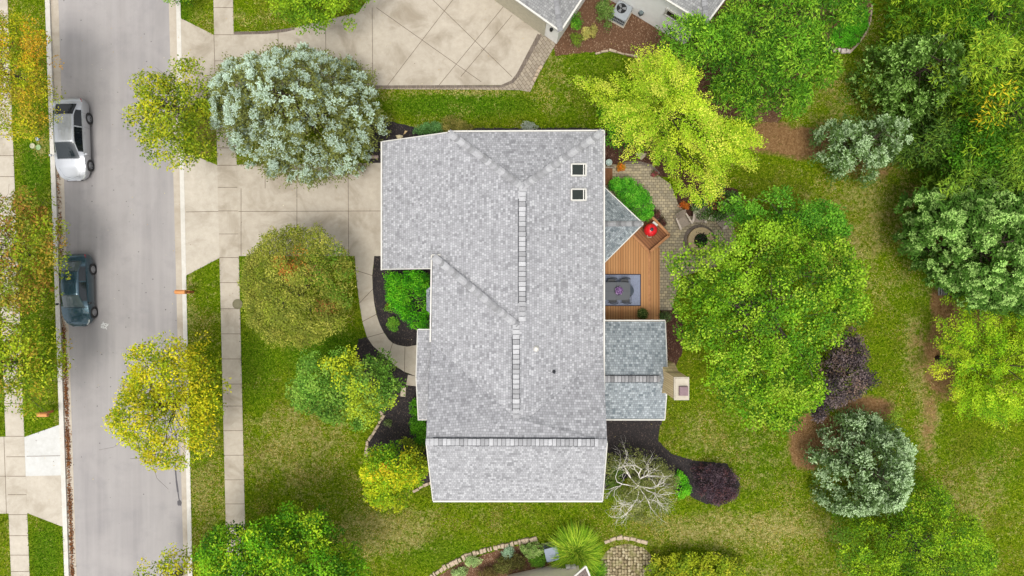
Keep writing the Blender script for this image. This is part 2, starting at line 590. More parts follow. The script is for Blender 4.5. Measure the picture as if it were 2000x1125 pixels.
    for i in r.choice(nc, min(60, nc), replace=False):
        tgt = Vector(cc[i]) - Vector((0, 0, .3))
        hd = math.hypot(tgt.x - b.x, tgt.y - b.y)
        a = Vector((b.x, b.y, max(.3, min(tgt.z - .1 * hd, z1 * .9))))
        mb.tube([a, a.lerp(tgt, .5) + Vector((0, 0, -.05)), tgt], [r0 * .2, r0 * .12, .008], 4, False)
    mb.build('trunk', mat or M_barkd, root)
    quads('crown', q, np.repeat(C[:, None, :], 4, 1), M_needle, root, b)
    return root

# ---------------------------------------------------------------- surface materials
def concrete(name, c, stain=0.5, warm=None):
    m = Mat(name, 0.85, 0.2)
    big = m.noise(0.55, 5, .65, dist=.6)
    mid = m.noise(3.2, 6, .7)
    fine = m.noise(45, 4, .7)
    d = tuple(x * f for x, f in zip(c[:3], (.66, .63, .58))) + (1,)
    l = tuple(min(.9, x * 1.12) for x in c[:3]) + (1,)
    a = m.ramp(big, [(.30, d), (.5, c), (.72, l)])
    if stain < 1: a = m.mix(1 - stain, a, c)
    b = m.mix(m.math('MULTIPLY', m.step(mid, .35, .68), .35), a, d)
    b = m.mix(m.step(fine, .3, .75), m.mix(.16, b, (.1, .09, .08, 1)), b)
    m.base(b)
    m.bump(fine, .25, .006)
    return m.m
M_conc = concrete('weathered_concrete', ap(214, 203, 185), 1.0)
M_conc2 = concrete('light_concrete', ap(222, 212, 195), .8)
M_concnew = concrete('new_concrete', ap(238, 238, 234), .2)
M_kerb = concrete('kerb_concrete', ap(244, 240, 230), .4)
M_gut = concrete('gutter_concrete', ap(216, 204, 186), .7)
M_joint = simple('joint', ap(120, 104, 88), .95, .1, var=.3, scale=3)

def asphalt():
    m = Mat('asphalt', .9, .2)
    st = m.noise(1.6, 5, .6, m.co((1.0, .05, 1)))
    big = m.noise(.25, 4, .6, dist=1)
    fine = m.noise(60, 3, .8)
    a = m.ramp(st, [(.3, ap(168, 163, 162)), (.7, ap(190, 185, 182))])
    a = m.mix(m.math('MULTIPLY', m.step(big, .4, .65), .55), a, ap(198, 192, 188))
    a = m.mix(m.math('MULTIPLY', m.step(m.noise(.9, 5, .7), .52, .7), .35), a, ap(160, 156, 158))
    a = m.mix(m.step(fine, .25, .75), m.mix(.22, a, (.05, .05, .05, 1)), a)
    v = m.n('ShaderNodeTexVoronoi'); v.inputs['Scale'].default_value = 1.7
    m.l(m.co(), v.inputs['Vector'])
    wob = m.math('ADD', v.outputs['Distance'], m.math('MULTIPLY', m.noise(9, 3), .07))
    gate = m.step(m.noise(.5, 2), .40, .46)
    spot = m.math('MULTIPLY', m.math('SUBTRACT', 1.0, m.step(wob, .085, .115)), gate)
    a = m.mix(m.math('MULTIPLY', spot, .8), a, ap(96, 90, 90))
    m.base(a)
    m.bump(fine, .35, .006)
    return m.m
M_asph = asphalt()

def pavers(name, cols, bw, bh, rot=0.0, gapc=ap(112, 100, 82)):
    m = Mat(name, .85, .2)
    mp = m.n('ShaderNodeMapping'); mp.inputs['Rotation'].default_value = (0, 0, rot)
    m.l(m.co(), mp.inputs['Vector'])
    def brick(a, b, off):
        t = m.n('ShaderNodeTexBrick')
        t.offset = off; t.squash = 1.0
        t.inputs['Scale'].default_value = 1.0
        t.inputs['Brick Width'].default_value = bw
        t.inputs['Row Height'].default_value = bh
        t.inputs['Mortar Size'].default_value = .012
        t.inputs['Mortar Smooth'].default_value = .3
        t.inputs['Color1'].default_value = a
        t.inputs['Color2'].default_value = b
        t.inputs['Mortar'].default_value = gapc
        m.l(mp.outputs[0], t.inputs['Vector'])
        return t
    t = brick(cols[0], cols[1], .5)
    a = m.mix(m.math('MULTIPLY', m.step(m.noise(1.3, 4, .7), .4, .62), .6), t.outputs[0], cols[2])
    a = m.mix(m.step(m.noise(35, 3), .25, .7), m.mix(.2, a, (.08, .07, .06, 1)), a)
    a = m.mix(t.outputs['Fac'], a, gapc)
    m.base(a)
    m.bump(m.math('SUBTRACT', 1.0, t.outputs['Fac']), .5, .01)
    return m.m
M_patio = pavers('patio_pavers', [ap(222, 204, 164), ap(164, 152, 128), ap(192, 180, 156)], .24, .17)
M_driveband = pavers('drive_pavers', [ap(196, 182, 160), ap(160, 146, 128), ap(182, 170, 152)], .32, .2, .95)
M_soldier = pavers('border_pavers', [ap(152, 138, 126), ap(118, 106, 98), ap(138, 126, 116)], .11, .4)

def mulch(name, a, b, c):
    m = Mat(name, .95, .15)
    v = m.n('ShaderNodeTexVoronoi'); v.inputs['Scale'].default_value = 24.0
    m.l(m.co((1, .55, 1)), v.inputs['Vector'])
    n = m.noise(22, 5, .8)
    k = m.mix(m.step(n, .35, .68), a, b)
    sep = m.n('ShaderNodeSeparateColor'); m.l(v.outputs['Color'], sep.inputs[0])
    k = m.mix(m.math('MULTIPLY', m.step(sep.outputs[0], .82, .97), .55), k, c)
    m.base(k)
    m.bump(m.math('ADD', n, v.outputs['Distance']), .9, .04)
    return m.m
M_blackmulch = mulch('black_mulch', ap(46, 43, 44), ap(78, 72, 72), ap(128, 112, 100))
M_brownmulch = mulch('brown_mulch', ap(96, 68, 48), ap(148, 110, 84), ap(206, 176, 146))
M_redmulch = mulch('dark_brown_mulch', ap(66, 44, 36), ap(108, 76, 62), ap(160, 128, 108))
M_soil = mulch('bare_soil', ap(140, 100, 66), ap(176, 134, 92), ap(196, 160, 118))

def lawn_mat():
    m = Mat('lawn', 1.0, .03)
    a = m.n('ShaderNodeAttribute', attribute_name='Zone')
    sep = m.n('ShaderNodeSeparateColor'); m.l(a.outputs['Color'], sep.inputs[0])
    dry, soil, lush = sep.outputs[0], sep.outputs[1], sep.outputs[2]
    n1 = m.noise(.8, 6, .7, dist=.4)
    n2 = m.noise(4.5, 5, .75)
    n3 = m.noise(8.5, 5, .85)
    n4 = m.noise(34, 3, .8)
    n0 = m.noise(1.7, 4, .65, dist=.8)
    t = m.math('ADD', m.math('MULTIPLY', n1, .22), m.math('ADD', m.math('ADD', m.math('MULTIPLY', n0, .3), m.math('MULTIPLY', n2, .26)), m.math('MULTIPLY', n3, .22)))
    nn = m.math('ADD', m.math('MULTIPLY', n3, .6), m.math('MULTIPLY', n2, .4))
    g = m.ramp(nn, [(.36, ap(50, 76, 0)), (.46, ap(92, 124, 4)), (.54, ap(136, 156, 20)), (.64, ap(196, 196, 66))])
    gl = m.ramp(nn, [(.36, ap(38, 70, 4)), (.5, ap(84, 124, 14)), (.64, ap(156, 178, 60))])
    g = m.mix(lush, g, gl)
    d = m.ramp(nn, [(.36, ap(134, 124, 54)), (.5, ap(184, 170, 102)), (.64, ap(234, 220, 170))])
    th = m.math('SUBTRACT', .565, m.math('MULTIPLY', dry, .13))
    df = m.math('MULTIPLY', m.math('SUBTRACT', t, th), 10.0, True)
    df = m.math('MULTIPLY', df, .75)
    c = m.mix(df, g, d)
    worn = m.math('MULTIPLY', m.step(m.noise(.42, 5, .7, dist=1.0), .48, .64), .4)
    c = m.mix(m.math('MULTIPLY', worn, m.math('SUBTRACT', 1.0, lush)), c, m.ramp(nn, [(.36, ap(74, 70, 20)), (.5, ap(122, 108, 46)), (.64, ap(176, 158, 92))]))
    s = m.ramp(nn, [(.36, ap(112, 80, 50)), (.5, ap(158, 120, 80)), (.64, ap(196, 160, 118))])
    sf = m.math('MULTIPLY', m.math('SUBTRACT', m.math('ADD', soil, m.math('MULTIPLY', t, 2.4)), 1.72), 2.6, True)
    c = m.mix(sf, c, s)
    c = m.mix(m.step(n4, .3, .7), m.mix(.25, c, (.02, .025, .005, 1)), c)
    m.base(c)
    m.bump(m.math('ADD', n3, m.math('MULTIPLY', n2, .8)), .8, .07)
    return m.m
M_lawn = lawn_mat()

def shingle(name, dark, light, grain_row_shade, rot=0):
    m = Mat(name, .92, .15)
    uv = m.n('ShaderNodeUVMap', uv_map='UVMap')
    def brick(w, h, off, a, b, ox):
        mp = m.n('ShaderNodeMapping'); mp.inputs['Location'].default_value = (ox, ox * 1.7, 0)
        m.l(uv.outputs[0], mp.inputs['Vector'])
        t = m.n('ShaderNodeTexBrick'); t.offset = off; t.offset_frequency = 2; t.squash = .8; t.squash_frequency = 3
        t.inputs['Scale'].default_value = 1.0
        t.inputs['Brick Width'].default_value = w
        t.inputs['Row Height'].default_value = h
        t.inputs['Mortar Size'].default_value = .007
        t.inputs['Mortar Smooth'].default_value = .4
        t.inputs['Color1'].default_value = a
        t.inputs['Color2'].default_value = b
        t.inputs['Mortar'].default_value = a
        m.l(mp.outputs[0], t.inputs['Vector'])
        return t
    mid = tuple((x + y) / 2 for x, y in zip(dark, light))
    t1 = brick(.15, .14, .37, (0, 0, 0, 1), (1, 1, 1, 1), 0.0)
    t2 = brick(.26, .14, .61, (0, 0, 0, 1), (1, 1, 1, 1), 0.0)
    f = m.math('ADD', m.math('MULTIPLY', t1.outputs[0], .8), m.math('MULTIPLY', t2.outputs[0], .2))
    c = m.ramp(f, [(.06, dark), (.40, mid), (.62, mid), (.86, light)])
    big = m.noise(.5, 4, .6)
    c = m.mix(m.math('MULTIPLY', m.step(big, .4, .7), .25), c, mid)
    g = m.noise(70, 3, .8)
    c = m.mix(m.step(g, .25, .7), m.mix(.18, c, grain_row_shade), c)
    c = m.mix(m.math('MULTIPLY', t1.outputs['Fac'], .8), c, grain_row_shade)  # shadow of each shingle row painted in as thin dark lines
    m.base(c)
    m.bump(m.math('SUBTRACT', f, t1.outputs['Fac']), .35, .012)
    return m.m
M_roof = shingle('grey_shingles', ap(158, 158, 161, .60), ap(228, 228, 231, .56), ap(130, 130, 134, .58))
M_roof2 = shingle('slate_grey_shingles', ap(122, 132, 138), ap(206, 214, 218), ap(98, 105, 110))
M_roof3 = shingle('neighbour_grey_shingles', ap(142, 142, 142), ap(186, 186, 184), ap(104, 104, 106))
M_cap = attr_mat('ridge_shingles', .9, .15, fine=.35)
M_white = simple('white_paint', ap(228, 225, 216, .66), .5, .3, var=.05, scale=3)
M_siding = simple('cream_siding', ap(226, 218, 200), .7, .2, var=.06, scale=2)
M_vent = simple('dark_vent', ap(62, 64, 70), .7, .2)

# ---------------------------------------------------------------- ground
def Lx(y, p0=88., p1=127.):
    "x (metres) of a street line given as photo x at the top and bottom edge"
    t = (562.5 - y * S) / 1125.
    tc = min(1.4, max(-.4, t))
    return ((p0 + (p1 - p0) * tc + 31 * (t - tc)) - 1000) / S
YS = np.concatenate([[-420, -200, -90, -45], np.arange(-26, 26.01, .3), [45, 90, 200, 420]])
ZONES = [  # px, py, rx, ry, dry, soil, lush
 (1570, 280, 80, 38, .3, 1.4, 0), (1505, 268, 60, 38, .2, 1.4, 0), (1690, 330, 110, 34, .3, .75, 0), (1780, 370, 40, 34, .3, .6, 0),
 (1600, 210, 110, 60, .75, .25, 0), (1700, 110, 34, 110, .55, .35, 0), (1640, 235, 90, 35, .6, .5, 0),
 (1845, 600, 34, 76, .3, 1.2, 0), (1835, 700, 44, 110, .6, 1.0, 0), (1815, 790, 26, 150, 1.0, .72, 0), (1800, 680, 44, 90, .9, .6, 0),
 (1850, 760, 40, 40, .3, .8, 0), (1870, 660, 70, 60, .2, .8, 0), (1900, 600, 90, 80, .1, .9, 0),
 (1596, 852, 66, 56, .3, 1.4, 0), (1690, 800, 66, 34, .5, 1.3, 0), (1576, 880, 40, 46, .3, 1.4, 0), (1600, 990, 20, 46, .6, .5, 0),
 (1650, 860, 60, 60, .2, 1.0, 0),
 (1700, 470, 60, 110, .8, 0, 0), (1740, 420, 60, 40, .75, .1, 0), (1760, 560, 80, 60, .45, 0, 0), (1500, 420, 60, 60, .2, .5, 0),
 (1420, 450, 40, 60, .2, .7, 0),
 (1450, 1030, 220, 36, .8, 0, 0), (1600, 1080, 120, 60, .65, 0, 0), (1480, 1090, 120, 50, .55, 0, 0), (1900, 1000, 130, 120, .45, 0, 0),
 (1950, 900, 60, 60, .2, 0, .5), (1370, 800, 120, 80, .3, 0, .2), (1500, 880, 120, 90, .5, 0, 0), (1250, 1050, 150, 30, .4, 0, 0),
 (560, 860, 120, 110, .5, 0, 0), (760, 1050, 110, 55, .85, 0, 0), (700, 940, 60, 80, .5, 0, 0), (900, 1020, 120, 40, .4, 0, 0), (650, 1000, 60, 40, .5, .1, 0),
 (640, 690, 110, 60, 0, 0, 1), (500, 720, 60, 90, 0, 0, .7), (860, 1080, 120, 40, .1, 0, .6), (490, 540, 30, 60, 0, 0, 1),
 (405, 960, 46, 120, .75, 0, 0), (400, 800, 40, 80, .4, .3, 0), (400, 620, 40, 70, .45, 0, 0), (372, 600, 12, 90, .8, .3, 0),
 (400, 270, 34, 60, .2, .75, 0), (400, 40, 50, 36, .6, .2, 0), (500, 40, 80, 26, .5, 0, .3), (345, 30, 40, 60, .1, 0, .8),
 (60, 200, 34, 230, .4, .1, .3), (70, 320, 34, 90, 0, 0, 1), (70, 700, 40, 150, .1, .1, .8), (90, 1080, 40, 80, .1, 0, .9), (20, 1080, 24, 90, .4, .2, 0),
 (900, 205, 190, 32, .05, 0, 1), (1120, 200, 90, 60, .35, 0, .5), (1080, 150, 40, 60, .6, 0, 0), (900, 180, 180, 7, .9, 0, 0),
 (520, 300, 60, 50, .3, .6, 0), (1400, 620, 200, 180, .1, .3, 0), (1250, 230, 80, 70, .1, .4, 0), (1450, 180, 160, 110, .2, .4, 0),
 (1880, 200, 200, 240, .3, .6, 0), (1900, 460, 130, 150, .2, .8, 0), (80, 290, 22, 30, .7, .2, 0), (1760, 1050, 140, 80, .1, .5, 0),
 (1700, 450, 120, 130, .8, .42, 0), (1740, 540, 70, 60, .5, .3, 0), (1620, 190, 80, 90, .6, .5, 0), (1450, 1035, 190, 34, 1.0, .25, 0), (1780, 400, 70, 60, .6, .55, 0),
 (580, 880, 100, 90, .8, .1, 0), (760, 1040, 100, 50, 1.0, .2, 0), (1250, 790, 60, 60, .3, .1, .3), (1380, 850, 60, 60, .7, .15, 0), (1590, 420, 90, 40, .5, .5, 0), (1900, 960, 80, 60, .7, .15, 0)]
def zone(x, y):
    px, py = x * S + 1000, 562.5 - y * S
    Z = np.zeros(x.shape + (4,)); Z[..., 3] = 1
    Z[..., 0] = .05 + .42 * vnoise(x, y, 4.0, 5)
    Z[..., 2] = .6 * vnoise(x, y, 5.0, 8) ** 2
    for cx, cy, rx, ry, a, b, c in ZONES:
        d = np.hypot((px - cx) / rx, (py - cy) / ry)
        k = np.clip(1.35 - d, 0, 1); k = k * k * (3 - 2 * k)
        for i, v in enumerate((a, b, c)):
            Z[..., i] = np.maximum(Z[..., i], v * k) if i != 0 else Z[..., 0] * (1 - k) + v * k
    return Z.clip(0, 1)
def grid_sheet(mb_v, mb_f, mb_z, xfun, ys):
    "xfun(y) -> array of x at each y"
    rows = [xfun(y) for y in ys]
    nx = len(rows[0]); b = sum(len(a) for a in mb_v)
    V = np.array([[(x, y, 0.0) for x in row] for y, row in zip(ys, rows)]).reshape(-1, 3)
    Z = zone(V[:, 0], V[:, 1])
    mb_v.append(V); mb_z.append(Z)
    for j in range(len(ys) - 1):
        for i in range(nx - 1):
            a = b + j * nx + i
            mb_f.append((a, a + 1, a + nx + 1, a + nx))
def build_lawn():
    v, f, z = [], [], []
    offL = -np.concatenate([[400, 150, 60, 25, 12], np.arange(6, -.01, -.3)])
    offR = np.concatenate([np.arange(0, 54, .3), [60, 75, 110, 200, 420]])
    grid_sheet(v, f, z, lambda y: Lx(y, 89, 128) + offL, YS)
    grid_sheet(v, f, z, lambda y: Lx(y, 350, 373) + offR, YS)
    V = np.concatenate(v)
    me = bpy.data.meshes.new('lawn')
    me.from_pydata(V.tolist(), [], f)
    ca = me.color_attributes.new('Zone', 'FLOAT_COLOR', 'POINT')
    ca.data.foreach_set('color', np.concatenate(z).ravel())
    me.materials.append(M_lawn)
    o = bpy.data.objects.new('lawn', me); COL.objects.link(o)
    tag(o, kind='structure')
build_lawn()

def strip(name, a0, a1, b0, b1, z, mat, zb=None, y0=-420., y1=420.):
    "long sheet between two street lines"
    mb = MB()
    def q(y, p0, p1): return (Lx(y, p0, p1), y)
    yy = [y0, -31.6, 31.6, y1]
    pts = [q(y, b0, b1) for y in yy] + [q(y, a0, a1) for y in yy[::-1]]
    if zb is None:
        mb.add([(*p, z) for p in pts], [(0, 1, 6, 7), (1, 2, 5, 6), (2, 3, 4, 5)])
    else: mb.prism(pts, zb, z)
    return tag(mb.build(name, mat), kind='structure')
strip('road', 108, 146, 330, 359, -.10, M_asph)
strip('gutter', 96, 134, 112, 147.5, -.094, M_gut)
strip('gutter', 328, 357.5, 345, 369, -.094, M_gut)
strip('kerb', 88, 126, 97, 134.5, .022, M_kerb, -.2)
strip('kerb', 344, 368, 352.5, 376, .022, M_kerb, -.2)

def line(mb, a, b, w=.022, z=0.0, za=0):
    a, b = W(*a), W(*b)
    d = (b - a).normalized(); n = Vector((-d.y, d.x, 0)) * w / 2
    mb.add([(*(a - n)[:2], z), (*(a + n)[:2], z), (*(b + n)[:2], z), (*(b - n)[:2], z)], [(3, 2, 1, 0)])

HARD = []
def slab(name, P, z, mat, joints=(), zb=-.05, jw=.03):
    HARD.append(P)
    if name == 'mulch_bed':
        rr = random.Random(len(P)); Q = []
        for i in range(len(P)):
            a, b = P[i], P[(i + 1) % len(P)]
            k = max(1, int(math.hypot(b[0] - a[0], b[1] - a[1]) / 5))
            for j in range(k): Q.append((a[0] + (b[0] - a[0]) * j / k + (rr.uniform(-1.3, 1.3) if j else 0), a[1] + (b[1] - a[1]) * j / k + (rr.uniform(-1.3, 1.3) if j else 0)))
        P = Q
    mb = MB()
    mb.prism([tuple(W(*p)[:2]) for p in P], zb, z)
    mb.cur = 1
    for a, b in joints: line(mb, a, b, jw, z + .003)
    return tag(mb.build(name, [mat, M_joint]), kind='structure')

def sx(x0, x1, y): return x0 + (x1 - x0) * y / 1125.
def walk(name, l0, l1, r0, r1, y0, y1, z, ys, mat):
    P = [(sx(l0, l1, y0), y0), (sx(r0, r1, y0), y0), (sx(r0, r1, y1), y1), (sx(l0, l1, y1), y1)]
    return slab(name, P, z, mat, [((sx(l0, l1, y), y), (sx(r0, r1, y), y)) for y in ys])
walk('sidewalk', -22, 22, 15, 58, -400, 1500, .020, [26, 66, 105, 145, 186, 225, 264, 304, 345, 385, 424, 464, 505, 545, 586, 626, 666, 706, 747, 788, 852, 892, 930, 966, 1005, 1046, 1084, 1116], M_conc2)
walk('sidewalk', 417, 443.5, 455, 481, -400, 1500, .020, [15, 68, 119, 165, 289, 323, 366, 412, 457, 503, 552, 603, 652, 701, 750, 793, 841, 889, 937, 984, 1030], M_conc)

slab('neighbour_apron', [(44, 855), (121, 828), (124, 928), (44, 930)], .015, M_concnew, [((52, 891), (123, 890))])
slab('neighbour_apron', [(44, 930), (124, 928), (126, 1030), (56, 1003), (46, 1003)], .015, M_conc2, [])
slab('neighbour_driveway', [(-60, 853), (18, 853), (22, 1003), (-60, 1003)], .015, M_conc2, [((8, 853), (13, 1003)), ((-60, 930), (13, 930))])

slab('apron', [(354, 298), (377, 303), (440, 329), (440, 498), (430, 503), (360, 540)], .014, M_conc2, [((363, 414), (429, 413))])
slab('driveway', [(452, 322), (760, 318), (760, 500), (452, 500)], .014, M_conc,
     [((466, 413), (760, 412)), ((580, 320), (580, 500)), ((680, 320), (681, 500)), ((518, 320), (518, 368)), ((471, 368), (471, 500))])
slab('apron', [(348, 33), (417, 68), (430, 74), (430, 180), (421, 182), (352, 217)], .014, M_conc, [((418, 68), (421, 182))])
slab('driveway', [(446, 66), (520, 63), (560, 58), (600, 48), (640, 38), (700, 25), (745, -40), (930, -60), (975, -5), (1088, 80), (1055, 66), (1010, 145), (1000, 158), (980, 166), (720, 167), (446, 170)], .014, M_conc,
     [((543, 62), (546, 168)), ((636, 40), (637, 168)), ((727, 15), (728, 167)), ((735, 15), (940, 160)), ((930, -60), (757, 167)), ((990, 5), (857, 167)), ((825, -20), (1000, 150)), ((1000, 30), (900, 150))])
slab('border_pavers', [(1055, 66), (1088, 82), (1060, 130), (1035, 180), (1015, 176), (720, 174), (720, 168), (980, 167), (1001, 158), (1011, 145)], .016, M_driveband)
slab('border_pavers', [(457, 62), (520, 61), (560, 56), (575, 53), (576, 58), (560, 62), (520, 66.5), (457, 68)], .018, M_soldier)
slab('border_pavers', [(1050, 66), (1058, 70), (1016, 146), (1003, 162), (980, 171), (720, 172.5), (720, 167), (978, 166.5), (999, 157), (1009, 144)], .021, M_soldier)

# front walk (curved concrete)
FW_L = [(693, 500), (695, 528), (698, 560), (702, 592), (708, 628), (717, 659), (729, 676), (745, 690), (757, 702), (770, 713), (790, 726), (811, 734)]
FW_R = [(731, 500), (727, 538), (728, 565), (731, 592), (735, 614), (742, 634), (750, 650), (759, 663), (767, 670), (777, 674), (795, 677), (814, 674)]
slab('front_walk', FW_L + [(830, 738), (830, 673)] + FW_R[::-1], .018, M_conc,
     [(FW_L[1], FW_R[1]), (FW_L[3], FW_R[2]), (FW_L[4], FW_R[4]), (FW_L[5], FW_R[6]), (FW_L[8], FW_R[8]), ((791, 678), (790, 726))])
slab('step_slab', [(797, 732), (830, 738), (830, 756), (793, 752)], .03, M_conc)
slab('mulch_bed', [(731, 500), (760, 500), (860, 500), (860, 680), (814, 675)] + FW_R[1:-1][::-1], .012, M_blackmulch)
slab('mulch_bed', [(700, 662), (717, 659), (729, 676), (745, 690), (770, 713), (790, 726), (811, 734), (860, 740), (860, 945), (830, 946), (800, 935), (760, 900), (716, 888), (717, 865), (735, 838), (748, 808), (720, 780), (690, 720)], .010, M_blackmulch)
slab('mulch_bed', [(718, 240), (745, 234), (790, 243), (830, 256), (900, 250), (1180, 250), (1180, 300), (760, 325), (718, 318)], .009, M_blackmulch)
slab('mulch_bed', [(1170, 815), (1296, 818), (1289, 835), (1286, 862), (1310, 885), (1360, 900), (1420, 905), (1446, 945), (1430, 975), (1380, 985), (1330, 960), (1230, 930), (1170, 960)], .010, M_blackmulch)
slab('mulch_bed', [(1180, 240), (1240, 238), (1330, 300), (1330, 350), (1290, 345), (1276, 330), (1240, 322), (1180, 322)], .011, M_redmulch)
slab('mulch_bed', [(1290, 600), (1322, 600), (1335, 640), (1332, 690), (1318, 718), (1295, 715)], .010, M_redmulch)
slab('mulch_bed', [(1335, 330), (1440, 370), (1460, 420), (1420, 440), (1340, 425), (1318, 400)], .011, M_redmulch)
slab('mulch_bed', [(1050, -60), (1135, -60), (1600, -60), (1640, 30), (1520, 240), (1400, 230), (1235, 112), (1190, 100), (1120, 104), (1085, 110)], .008, M_brownmulch)
slab('mulch_bed', [(1560, -40), (1700, -40), (1702, 40), (1688, 75), (1655, 102), (1612, 104), (1590, 80)], .009, M_brownmulch)
slab('mulch_bed', [(800, 1180), (850, 1128), (905, 1096), (980, 1072), (1050, 1060), (1085, 1075), (1180, 1130), (1180, 1180)], .010, M_brownmulch)
slab('patio', [(1180, 322), (1215, 321), (1250, 320), (1272, 327), (1284, 342), (1310, 360), (1325, 400), (1345, 422), (1430, 425), (1440, 480), (1400, 520), (1330, 540), (1312, 606), (1286, 606), (1180, 606)], .022, M_patio)
slab('patio_border', [(1215, 316), (1250, 315), (1274, 322), (1289, 338), (1284, 342), (1271, 327.5), (1250, 321), (1215, 321)], .026, M_soldier)

def cobble_mat():
    m = Mat('fan_cobbles', .9, .2)
    v = m.n('ShaderNodeTexVoronoi'); v.inputs['Scale'].default_value = 5.5; v.inputs['Randomness'].default_value = .45
    m.l(m.co(), v.inputs['Vector'])
    sep = m.n('ShaderNodeSeparateColor'); m.l(v.outputs['Color'], sep.inputs[0])
    c = m.ramp(sep.outputs[0], [(0, ap(150, 134, 104)), (.5, ap(184, 168, 132)), (1, ap(204, 192, 158))])
    e = m.step(v.outputs['Distance'], .38, .56)
    c = m.mix(e, c, ap(96, 84, 58))
    c = m.mix(m.step(m.noise(2, 4), .5, .7), c, ap(140, 136, 84))
    m.base(c); m.bump(m.math('SUBTRACT', 1.0, e), .6, .02)
    return m.m
slab('cobble_circle', blob(1225, 1105, 54, 42, 3, 26, .03) , .02, cobble_mat())

# tar seam, road marking
mb = MB()
for a, b, w in (((340, 905), (343, 940), .09), ((343, 940), (346, 962), .11), ((346, 962), (348.5, 978), .07)): line(mb, a, b, w, -.096)
mb.prism([tuple(W(*p)[:2]) for p in blob(349, 983, 5, 6.5, 7, 12, .2)], -.099, -.0945)
tag(mb.build('tar_seam', simple('tar', ap(98, 95, 98), .7, .3)), kind='structure')
mb = MB()
T3 = lambda x, y: (180 + x / 28.12, 615 + y / 28.12)
for pl in ([(550, 380), (560, 490)], [(430, 580), (520, 495), (610, 490), (740, 490)], [(630, 500), (610, 560), (660, 600), (740, 590), (760, 530), (730, 495)],
           [(820, 490), (800, 590), (730, 600)], [(540, 500), (545, 590)], [(575, 630), (450, 630), (435, 690), (600, 735), (670, 700), (700, 655), (765, 655)],
           [(575, 630), (590, 700)], [(690, 700), (745, 800)]):
    for i in range(len(pl) - 1): line(mb, T3(*pl[i]), T3(*pl[i + 1]), .05, -.095 + .0004 * i)
tag(mb.build('road_marking', simple('marking_paint', ap(240, 240, 236), .8, .2)), kind='structure')

# ---------------------------------------------------------------- grass blades over the lawn sheet (uncountable)
HARD += [[(747, 280), (875, 265), (1175, 265), (1175, 640), (1290, 640), (1290, 815), (1175, 815), (1170, 965), (850, 965), (840, 530), (747, 520)]]
def grass():
    r = np.random.RandomState(77)
    n = 520000
    px, py = r.uniform(-20, 2020, n), r.uniform(-20, 1145, n)
    t = py / 1125.
    ok = (px < 88 + 39 * t) | (px > 352.5 + 23.5 * t)
    for P in HARD: ok &= ~inpoly(px, py, P)
    px, py = px[ok], py[ok]
    x, y = (px - 1000) / S, (562.5 - py) / S
    n = len(x)
    Z = zone(x, y)
    ok = r.rand(n) > Z[:, 1] * 1.1
    x, y, Z = x[ok], y[ok], Z[ok]; n = len(x)
    k = vnoise(x, y, .9, 3) * .45 + vnoise(x, y, .35, 9) * .35 + r.rand(n) * .2
    dry = np.clip((k - .67 + Z[:, 0] * .5) * 6, 0, 1)
    green = np.array([ap(54, 84, 0, .7)[:3], ap(112, 146, 8, .7)[:3], ap(174, 192, 36, .7)[:3]])
    tan = np.array([ap(160, 140, 50, .7)[:3], ap(208, 188, 100, .7)[:3], ap(224, 206, 136, .66)[:3]])
    lush = np.array([ap(30, 70, 0, .7)[:3], ap(74, 132, 4, .7)[:3], ap(136, 184, 30, .7)[:3]])
    i = r.randint(0, 3, n); L = Z[:, 2:3]
    c = green[i] * (1 - L) + lush[i] * L
    d = (dry * (r.rand(n) < .85))[:, None]
    c = c * (1 - d) + tan[i] * d
    c = c * r.normal(1, .12, (n, 1)).clip(.6, 1.4) * (.60 + .36 * vnoise(x, y, 2.3, 21) + .26 * vnoise(x, y, .6, 22))[:, None]
    p = np.stack([x, y, np.full(n, .0)], 1)
    nr = unit(r.normal(size=(n, 3)) * .55 + [0, 0, .9]); dr = unit(r.normal(size=(n, 3)) + [0, 0, .25])
    q = leaf_quads(p, nr, dr, r.uniform(.06, .125, n), r.uniform(.02, .042, n))
    q[:, :, 2] = np.abs(q[:, :, 2]) + .012
    c = np.concatenate([c, np.ones((n, 1))], 1)
    tag(quads('grass', q, np.repeat(c[:, None], 4, 1), M_grass), 'short grass of the lawns, green with straw coloured patches', 'grass', kind='stuff')
grass()

# ---------------------------------------------------------------- fallen leaves (uncountable)
def litter(name, label, gen, cols, n, seed, size=.07, z=.03):
    r = np.random.RandomState(seed)
    xy = gen(r, n); n = len(xy)
    p = np.concatenate([xy, np.full((n, 1), z) + r.rand(n, 1) * .03], 1)
    nr = unit(r.normal(size=(n, 3)) * .35 + [0, 0, 1]); d = unit(r.normal(size=(n, 3)))
    q = leaf_quads(p, nr, d, size * r.uniform(.5, 1.3, n), size * .7 * r.uniform(.6, 1.2, n))
    c = palette(r, n, cols) * r.normal(1, .18, (n, 1)).clip(.5, 1.5)
    c = np.concatenate([c.clip(0, .9), np.ones((n, 1))], 1)
    return tag(quads(name, q, np.repeat(c[:, None], 4, 1), M_leaf), label, 'leaves', kind='stuff')
def gutter_gen(r, n):
    py = r.uniform(330, 1130, n)
    keep = r.rand(n) < np.where(py < 640, .28, 1.0) * (.25 + vnoise(py / 32., py * 0, .7, 4) * 1.1)
    py = py[keep]; k = len(py)
    px = 100 + 40 * py / 1125. + r.normal(size=k) * (1.2 + 1.6 * vnoise(py / 32., py * 0, .5, 7))
    return np.stack([(px - 1000) / S, (562.5 - py) / S], 1)
litter('fallen_leaves', 'drift of brown fallen leaves along the left gutter', gutter_gen, [ap(150, 92, 52), ap(178, 118, 62), ap(122, 84, 58), ap(104, 78, 62)], 7000, 3, .085, -.085)
